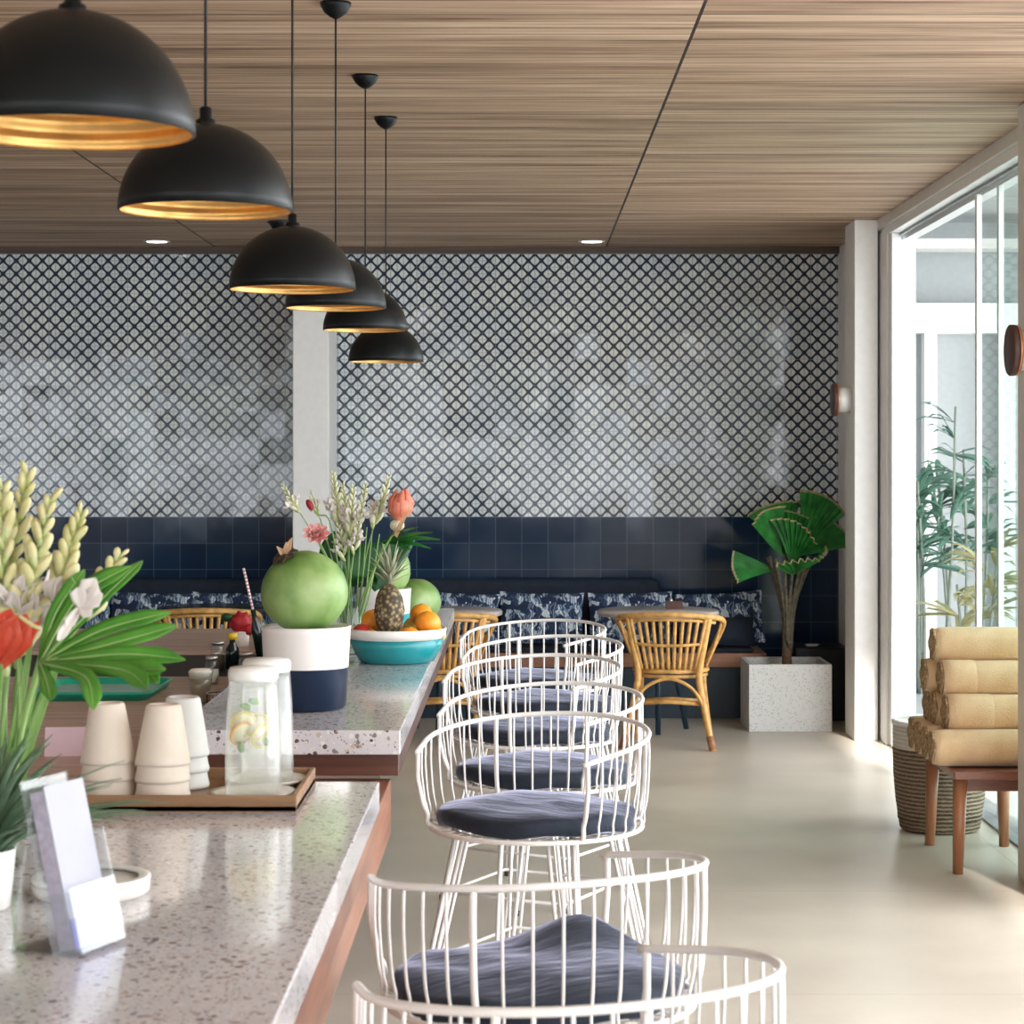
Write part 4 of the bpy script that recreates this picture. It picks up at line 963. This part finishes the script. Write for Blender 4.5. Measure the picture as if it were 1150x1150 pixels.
dup(ch, (-1.90, 12.95, 0), math.radians(3), 'rattan armchair of which only the top rail shows behind the bar worktop')

def make_table(label, loc, mat='tabletop', r=.375):
    t = thing('round_table', label, 'table', loc)
    obj('table_top', MB().lathe([(0,.715),(r-.012,.715),(r,.720),(r,.742),(r-.006,.748),(0,.748)], n=56), M[mat], t)
    for k in range(3):
        a = k*2*PI/3 + .45
        L = MB(); L.tube([(math.cos(a)*.05, math.sin(a)*.05, .70), (math.cos(a)*.20, math.sin(a)*.20, .0)], [.02, .017], 10)
        obj('leg', L, M['navypaint'], t)
    obj('leg_hub', MB().lathe([(0,.66),(.085,.66),(.085,.714),(0,.714)], n=24), M['navypaint'], t)
    return t
make_table('round stone topped table in front of the patterned pillows near the potted palm', (.845, 13.22, 0))
make_table('round stone topped table behind the row of white stools', (-.495, 13.22, 0))
make_table('dark topped table seen edge-on above the bar worktop', (-1.92, 13.45, 0), 'darktop')
# small things on the table
t = thing('condiment_box', 'small wooden condiment box on the table by the potted palm', 'box', (.95, 13.3, .7485))
mb = MB(); mb.box((-.05,-.03,0),(.05,.03,.012)); mb.box((-.05,-.03,.012),(.05,-.024,.05)); mb.box((-.05,.024,.012),(.05,.03,.05)); mb.box((-.05,-.024,.012),(-.044,.024,.05)); mb.box((.044,-.024,.012),(.05,.024,.05))
obj('box_body', mb, M['mahog'], t)
obj('shaker', MB().lathe([(0,.013),(.014,.013),(.014,.055),(.008,.068),(0,.07)], c=(-.022,0,0), n=14), M['steel'], t)
obj('shaker', MB().lathe([(0,.013),(.014,.013),(.014,.05),(.008,.06),(0,.062)], c=(.018,0,0), n=14), M['bottle'], t)

# ------------------------------------------------------------------ banquette
t = thing('banquette', 'long built-in bench with dark upholstery under the tiled wall', 'bench', (-2.0, 14.1, 0))
obj('plinth', MB().box((-6.5, 13.85, 0), (1.56, YB-.02, .335)), M['navypaint'], t, world=True)
obj('seat_board', MB().box((-6.5, 13.80, .335), (1.58, YB-.015, .425)), M['benchwood'], t, world=True, bevel=.004)
obj('seat_pad', MB().box((-6.5, 13.83, .426), (1.50, YB-.02, .452)), M['navyfab'], t, world=True, bevel=.01, seg=3)
obj('backrest', MB().box((-6.5, 14.27, .455), (.93, YB-.02, .875)), M['navyfab'], t, world=True, bevel=.045, seg=4)
obj('side_cushion', MB().box((.94, 14.30, .455), (1.53, YB-.02, .74)), M['navyfab'], t, world=True, bevel=.04, seg=4)
def pillow_mesh(w, h, d, seed):
    mb = MB(); nx, nz = 14, 10; vs = []; fs = []
    for side in (-1, 1):
        for j in range(nz+1):
            for i in range(nx+1):
                u, v = i/nx*2-1, j/nz*2-1
                e = (1-abs(u)**2.6)*(1-abs(v)**2.6); pin = 1-.06*(1-abs(v))*abs(u)
                vs.append((u*w/2*(1-.05*(1-v*v)), side*d/2*max(e,0)**.5, v*h/2*(1-.06*(1-u*u)) + .006*noise.noise(Vector((u*2+seed, v*2, side)))))
    N = (nx+1)*(nz+1)
    for s in (0, 1):
        for j in range(nz):
            for i in range(nx):
                a = s*N + j*(nx+1)+i; q = (a, a+1, a+nx+2, a+nx+1); fs.append(q if s == 0 else tuple(reversed(q)))
    mb.add(vs, fs); return mb
pil = [((857+760)/2, .58, 'leaf print pillow nearest the potted palm, right end of the bench'), ((756+660)/2, .56, 'leaf print pillow behind the round table, next to the end pillow'), ((654+562)/2, .56, 'leaf print pillow right of centre, above the farthest white stool'), (513, .56, 'leaf print pillow partly behind the second table by the fruit bowl'),
       (418, .56, 'leaf print pillow mostly hidden behind the fruit bowl'), (263, .56, 'leaf print pillow just left of the big coconut'), (170, .56, 'leaf print pillow behind the tips of the split leaf'), (78, .56, 'leaf print pillow behind the lower leaning flower spike')]
for i, (px, w, lab) in enumerate(pil):
    Y = 14.10; x = (px-VX)/F*Y
    o = obj('patterned_pillow', pillow_mesh(w, .35, .13, i*3.1), M['pillow'], bevel=0); o.location = (x, Y-.0, .628); o.rotation_euler = (math.radians(-13), math.radians((i*37 % 7)-3), 0)
    tag(o, lab, 'pillow', 'leaf print pillows along the bench')
o = obj('navy_pillow', pillow_mesh(.50,.20,.10, 2), M['navyfab']); o.location = (1.27, 13.93, .555); o.rotation_euler = (math.radians(-22),0,0); tag(o, 'plain dark navy pillow below the end leaf print pillow', 'pillow')
# black side stool with ashtray
t = thing('side_box', 'black box shaped side table in the corner behind the planter', 'side table', (1.93, 13.90, 0))
obj('box_body', MB().box((-.18,-.2,0),(.17,.2,.47)), M['black'], t, bevel=.012)
obj('metal_corner', MB().box((.171,-.205,.06),(.182,-.195,.45)), M['steel'], t)
t = thing('small_dish', 'small white round dish on the black side table', 'dish', (1.875, 13.80, .4705))
obj('bowl', MB().lathe([(0,0),(.03,0),(.048,.012),(.045,.013),(.03,.004),(0,.004)], n=24), M['whitec'], t)

# ------------------------------------------------------------------ planter with fan palm
PX0, PY0 = 1.655, 13.42
t = thing('planter_box', 'square pale speckled concrete planter beside the white pillar', 'planter', (PX0, PY0, 0))
mb = MB(); h = .415; a = .256; b = .228
vs = [(-a,-a,0),(a,-a,0),(a,a,0),(-a,a,0),(-a,-a,h),(a,-a,h),(a,a,h),(-a,a,h),(-b,-b,h),(b,-b,h),(b,b,h),(-b,b,h),(-b,-b,h-.05),(b,-b,h-.05),(b,b,h-.05),(-b,b,h-.05)]
fs = [(0,3,2,1),(0,1,5,4),(1,2,6,5),(2,3,7,6),(3,0,4,7),(4,5,9,8),(5,6,10,9),(6,7,11,10),(7,4,8,11),(8,9,13,12),(9,10,14,13),(10,11,15,14),(11,8,12,15)]
mb.add(vs, fs, False); obj('box', mb, M['concrete'], t, bevel=.004)
obj('soil', MB().box((-b,-b,h-.06),(b,b,h-.045)), M['soil'], t)
t = thing('fan_palm', 'potted palm with broad pleated green leaves and a shaggy trunk', 'plant', (PX0+.0, PY0, h-.045))
# trunk: px 885, y 745 -> 625 ; z .37 -> 1.07
def W(px, py, dy=0): return P(px, py, PY0+dy)
obj('trunk', MB().tube([W(884,750), W(883,728), W(884,705), W(886,690)], [.034,.028,.031,.036], 12), M['trunk2'], t, world=True)
for k in range(14):
    a = k*2*PI/14; q = random.Random(k)
    top = W(886 + math.cos(a)*24, 628 + q.uniform(-6,6), math.sin(a)*.12); bot = W(885+math.cos(a)*3, 718+q.uniform(-10,20), math.sin(a)*.04)
    mid = W(885+math.cos(a)*8, 678, math.sin(a)*.07)
    obj('trunk_fibre', MB().tube(bez([bot, mid, top], 5), [.012]*6+[.010]*5, 7), M['trunk'], t, world=True)
def fan_leaf(hub, up, face, rad, span, parent, pleats=14, cup=.35, st=None, seed=0):
    """pleated fan: hub the joint, up its middle direction, face its upper side"""
    q = random.Random(seed); up = Vector(up).normalized(); face = Vector(face); face = (face - up*face.dot(up)).normalized(); side = up.cross(face).normalized()
    vs = []; fs = []; ev = MB(); nr = 7; n = pleats*2+1
    def pt(j, r):
        a = -span/2 + span*j/(n-1); z = (.022 if j % 2 else -.022)
        edge = rad*(1+.05*math.cos(a*3+seed)) 
        d = up*math.cos(a) + side*math.sin(a)
        rr_ = r*edge
        return hub + d*rr_ + face*(z*r*.6 + cup*rad*(r**2)*(.35+.65*abs(math.sin(a)))) - Vector((0,0,.10*rad*r**3))
    for sgn in (1,-1):
        for i in range(nr+1):
            for j in range(n):
                vs.append(pt(j, i/nr) + face*.0012*sgn)
    N = (nr+1)*n
    for i in range(nr):
        for j in range(n-1):
            qd = (i*n+j, i*n+j+1, (i+1)*n+j+1, (i+1)*n+j); fs.append(qd); fs.append(tuple(N+v for v in reversed(qd)))
    mb = MB(); mb.add(vs, fs, False); lf = obj('leaf', mb, M['fan'], parent, world=True)
    em = MB(); 
    vs = []; fs = []
    for j in range(n):
        vs += [pt(j, .968)+face*.002, pt(j,1.01)+face*.002, pt(j,1.01)-face*.002, pt(j,.968)-face*.002]
    for j in range(n-1):
        for k in range(4): fs.append((j*4+k, j*4+(k+1)%4, j*4+4+(k+1)%4, j*4+4+k))
    em.add(vs, fs, False); obj('leaf_edge', em, M['fanedge'], lf, world=True)
    if st is not None: obj('leaf_stalk', MB().tube(bez([st, (Vector(st)+hub)/2+Vector((0,0,.01)), hub], 4), .007, 7), M['trunk'], parent, world=True)
C0 = W(886, 632)
fan_leaf(W(888,636,-.06), (.15,-.35,.95), (-.5,-.8,.2), .335, 1.15, t, 9, .30, C0, 1)
fan_leaf(W(878,626,-.02), (-.42,-.15,.95), (.6,-.75,.2), .37, .95, t, 8, .34, C0, 2)
fan_leaf(W(872,640,0), (-1,-.15,.12), (.05,-.65,.75), .31, .95, t, 9, .18, C0, 3)
fan_leaf(W(882,625,.14), (-.25,.3,1.0), (.3,-.9,.1), .40, 1.0, t, 9, .20, C0, 4)
fan_leaf(W(900,624,.03), (.85,-.05,.55), (-.4,-.7,.6), .32, 1.0, t, 9, .30, C0, 5)
fan_leaf(W(892,645,-.1), (.45,-.75,.30), (-.1,-.25,1), .27, 2.0, t, 12, .45, C0, 6)
fan_leaf(W(898,622,.08), (.48,.1,.95), (-.5,-.85,.1), .42, .85, t, 8, .30, C0, 7)
fan_leaf(W(884,622,.05), (.05,.12,1), (.1,-1,.1), .30, .9, t, 8, .25, C0, 8)
mb = MB()
for k in range(6):
    mb.tube([W(896+k*2.6, 604,-.14), W(896+k*2.6, 593+(k%2)*3,-.16)], .008, 6)
obj('flower_cluster', mb, M['bind'], t, world=True)

# ------------------------------------------------------------------ towel bench
t = thing('wooden_bench', 'small reddish wooden bench carrying rolled towels', 'bench', (1.94, 9.0, 0))
obj('seat_slab', MB().box((1.745, 8.62, .392), (2.17, 9.42, .425)), M['teakx'], t, world=True, bevel=.005)
obj('apron', MB().box((1.80, 8.70, .335), (2.13, 8.73, .392)), M['teakx'], t, world=True)
obj('apron', MB().box((1.80, 9.31, .335), (2.13, 9.34, .392)), M['teakx'], t, world=True)
for (x, y) in ((1.785, 8.70), (1.795, 9.33), (2.115, 8.70), (2.095, 9.30)):
    dx = (-.012 if x < 1.9 else .006)
    obj('leg', MB().tube([(x, y, .392), (x+dx, y+(-.01 if y < 9 else .01), 0)], [.030, .021], 14), M['teak'], t, world=True)
names_row = ['lowest', 'second', 'third', 'top']
k = 0
for row, cnt in enumerate((4, 3, 2, 1)):
    for i in range(cnt):
        y = 8.765 + (.152*i) + .076*row; z = .4265 + .077 + .134*row; x0 = 1.685 + (.025*((i*3+row*2) % 3)) - (.012 if row == 3 else 0)
        x0 += .02*row if i == 0 else 0
        L = 2.175-x0 if True else .4
        wh = ('nearest', 'second', 'third', 'farthest')[i] if cnt > 1 else 'single'
        lab = f'rolled beige towel, {wh} roll of the {names_row[row]} layer of the pile on the bench' if row < 3 else 'rolled beige towel alone on top of the pile on the bench'
        tt = thing('rolled_towel', lab, 'towel', (x0, y, z), group='rolled towels piled on the bench')
        mb = MB(); n = 40; m = 14; r = .0755; rings = []
        for a in range(m+1):
            s = a/m; e = 1-.10*(abs(2*s-1)**8); rg = []
            for q in range(n):
                w = 2*PI*q/n; rr_ = r*e*(1+.012*noise.noise(Vector((s*6, math.cos(w)*1.5+row, math.sin(w)*1.5+i))))
                rg.append((s*L, rr_*math.cos(w), rr_*math.sin(w)))
            rings.append(rg)
        ringstack(mb, rings, True, True); body = obj('towel_roll', mb, M['towel'], tt)
        # overlapping flap on nearest rolls
        if i == 0 and row in (1,2):
            fl = MB(); r2 = r+.003; rings = []
            for s in (0, .05, .13+.05*(2-row), .135+.05*(2-row)):
                rings.append([(s, (r2 if s < .134+.05*(2-row) else r)*math.cos(2*PI*q/n), (r2 if s < .134+.05*(2-row) else r)*math.sin(2*PI*q/n)) for q in range(n)])
            ringstack(fl, rings, True, False); obj('folded_cuff', fl, M['towel'], tt)
        # the rolled end: a spiral of cloth edges
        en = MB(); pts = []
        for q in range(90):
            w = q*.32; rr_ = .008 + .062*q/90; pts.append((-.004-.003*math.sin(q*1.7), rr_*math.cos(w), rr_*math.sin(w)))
        en.tube(pts, .0062, 6); obj('rolled_end', en, M['towelend'], tt, label='darker shaded spiral end of the roll')  # shade of the roll's end is put into its darker colour
t = thing('woven_basket', 'tall brown woven basket with a white upper band behind the bench', 'basket', (1.905, 9.74, 0))
obj('basket_body', MB().lathe([(0,0),(.165,0),(.18,.01),(.20,.14),(.210,.26),(.213,.376),(.213,.485),(.207,.492),(.200,.485),(.19,.05),(0,.03)], n=56), M['basket'], t)
obj('basket_rim', MB().lathe([(.199,.478),(.216,.478),(.217,.493),(.208,.500),(.199,.493)], n=56), M['whitec'], t)
obj('basket_lining', MB().lathe([(0,.33),(.18,.33),(.199,.47)], n=40), M['whitec'], t)

# ------------------------------------------------------------------ plants outside
def palm_clump(loc, label, canes, seed, mat='bamboo', nl=9, Hh=1.75, spread=.5):
    t = thing('bamboo_palm', label, 'plant', loc); q = random.Random(seed)
    for c in range(canes):
        a = q.uniform(0, 2*PI); b = Vector((math.cos(a)*.10, math.sin(a)*.10, 0)); H = Hh*q.uniform(.7, 1.05)
        top = b + Vector((math.cos(a)*.16*q.random(), math.sin(a)*.12, H)); cn = obj('cane', MB().tube(bez([b, (b+top)/2+Vector((.02,0,0)), top], 4), [.014]*4+[.010]*5, 7), M['cane'], t)
        lm = MB()
        for l in range(nl):
            s = .55+.45*l/nl; p0 = b.lerp(top, s); aa = q.uniform(0, 2*PI); L = q.uniform(.22,.40)
            d = Vector((math.cos(aa), math.sin(aa)*.8, q.uniform(.1,.9))).normalized()
            for f in range(5):
                dd = (d + Vector((q.uniform(-.45,.45), q.uniform(-.4,.4), q.uniform(-.35,.35)))).normalized()
                lm.blade([p0, p0+dd*L*.35, p0+dd*L*.75-Vector((0,0,.02)), p0+dd*L-Vector((0,0,.07))], [.004,.020,.016,.001], (0,-.4,1), .1, .0005)
        obj('foliage', lm, M[mat], t)
palm_clump((2.98, 15.6, -.03), 'tall bamboo palm outside against the white garden wall, nearest the door post', 5, 11, 'bamboo', 8, 2.0)
palm_clump((3.36, 16.2, -.03), 'second bamboo palm outside, nearer the glass door panels', 4, 12, 'bamboo', 8, 1.75)
palm_clump((3.08, 14.9, -.03), 'low yellowish leafy plant outside between the bamboo palms', 3, 14, 'dryleaf', 5, 1.15)
# unseen trees added behind the camera, as dark patches the glossy tiles mirror
def tree(loc, h, r, seed, label):
    t = thing('unseen_tree', label, 'tree', loc); q = random.Random(seed)
    obj('trunk', MB().tube([(0,0,0),(.1,0,h*.6)], [.12,.07], 8), M['trunk'], t)
    m = MB()
    for k in range(22):
        c = Vector((q.gauss(0,r*.45), q.gauss(0,r*.45), h*.75+q.gauss(0,r*.35))); s = r*q.uniform(.15,.34)
        m.ell(c, (s,s,s*.8), n=9, m=6, fn=lambda v: v*(1+.4*noise.noise(v*2+c)))
    obj('crown', m, M['hedge'], t)
for i, (x, y, h_, r_) in enumerate(((-3.2,-9.5,3.2,1.1),(-.2,-11,3.6,1.2),(-7.8,-9,3.2,1.0),(2.6,-9,3.0,.9),(-5.6,-12,3.6,1.2))):
    tree((x,y,-.1), h_, r_, 40+i, ('unseen tree added behind the rear opening, second from the bar side','broad unseen tree added behind the middle rear window','small unseen tree added behind the far rear window','low unseen tree added beside the glass door side','tall unseen tree added farthest back behind the camera')[i])
struct('ground_outside', MB().box((-14,-16,-.16),(9,-5.2,-.04)), M['deck'])

# ------------------------------------------------------------------ light and camera
w = bpy.data.worlds.new('world'); sc.world = w; w.use_nodes = True; nt = w.node_tree
bg = nt.nodes['Background']; tc = nt.nodes.new('ShaderNodeTexCoord'); nz = nt.nodes.new('ShaderNodeTexNoise'); nz.inputs['Scale'].default_value = 2.5
cr = nt.nodes.new('ShaderNodeValToRGB'); cr.color_ramp.elements[0].position = .35; cr.color_ramp.elements[0].color = (.80,.88,.97,1); cr.color_ramp.elements[1].position = .65; cr.color_ramp.elements[1].color = (1,.99,.97,1)
nt.links.new(tc.outputs['Generated'], nz.inputs['Vector']); nt.links.new(nz.outputs[0], cr.inputs[0]); nt.links.new(cr.outputs[0], bg.inputs[0]); bg.inputs[1].default_value = 3.2
def portal(loc, rot, sx, sy):
    L = bpy.data.lights.new('window_portal', 'AREA'); L.shape = 'RECTANGLE'; L.size = sx; L.size_y = sy; L.cycles.is_portal = True
    o = bpy.data.objects.new('window_portal', L); COL.objects.link(o); o.location = loc; o.rotation_euler = rot
for y0, y1 in ((8.62,12.5),(2.9,7.95),(-1.9,2.2),(-5,-2.6)):
    portal((2.34,(y0+y1)/2,1.55), (0, PI/2, 0), 3.05, y1-y0)
portal((-3.4,-5.22,1.9), (PI/2,0,0), 11.0, 2.25)
sun = bpy.data.lights.new('sun', 'SUN'); sun.energy = 3.0; sun.angle = math.radians(3); sun.color = (1,.96,.90)
so = bpy.data.objects.new('sun', sun); COL.objects.link(so); so.rotation_euler = (math.radians(38), math.radians(8), 0)

cam = bpy.data.cameras.new('camera'); co = bpy.data.objects.new('camera', cam); COL.objects.link(co)
co.location = (0,0,CZ); co.rotation_euler = (PI/2,0,0); cam.sensor_width = 36; cam.lens = 36*F/1150
cam.shift_x = -11/1150; cam.shift_y = -(575-512)/1150
cam.dof.use_dof = True; cam.dof.focus_distance = 7.5; cam.dof.aperture_fstop = 12.0
sc.camera = co
sc.view_settings.view_transform = 'Standard'; sc.view_settings.look = 'None'; sc.view_settings.gamma = 1; sc.view_settings.use_curve_mapping = False
sc.view_settings.exposure = 1.1
sc.cycles.use_denoising = True
sc.cycles.max_bounces = 10; sc.cycles.diffuse_bounces = 5; sc.cycles.transparent_max_bounces = 24; sc.cycles.sample_clamp_indirect = 8
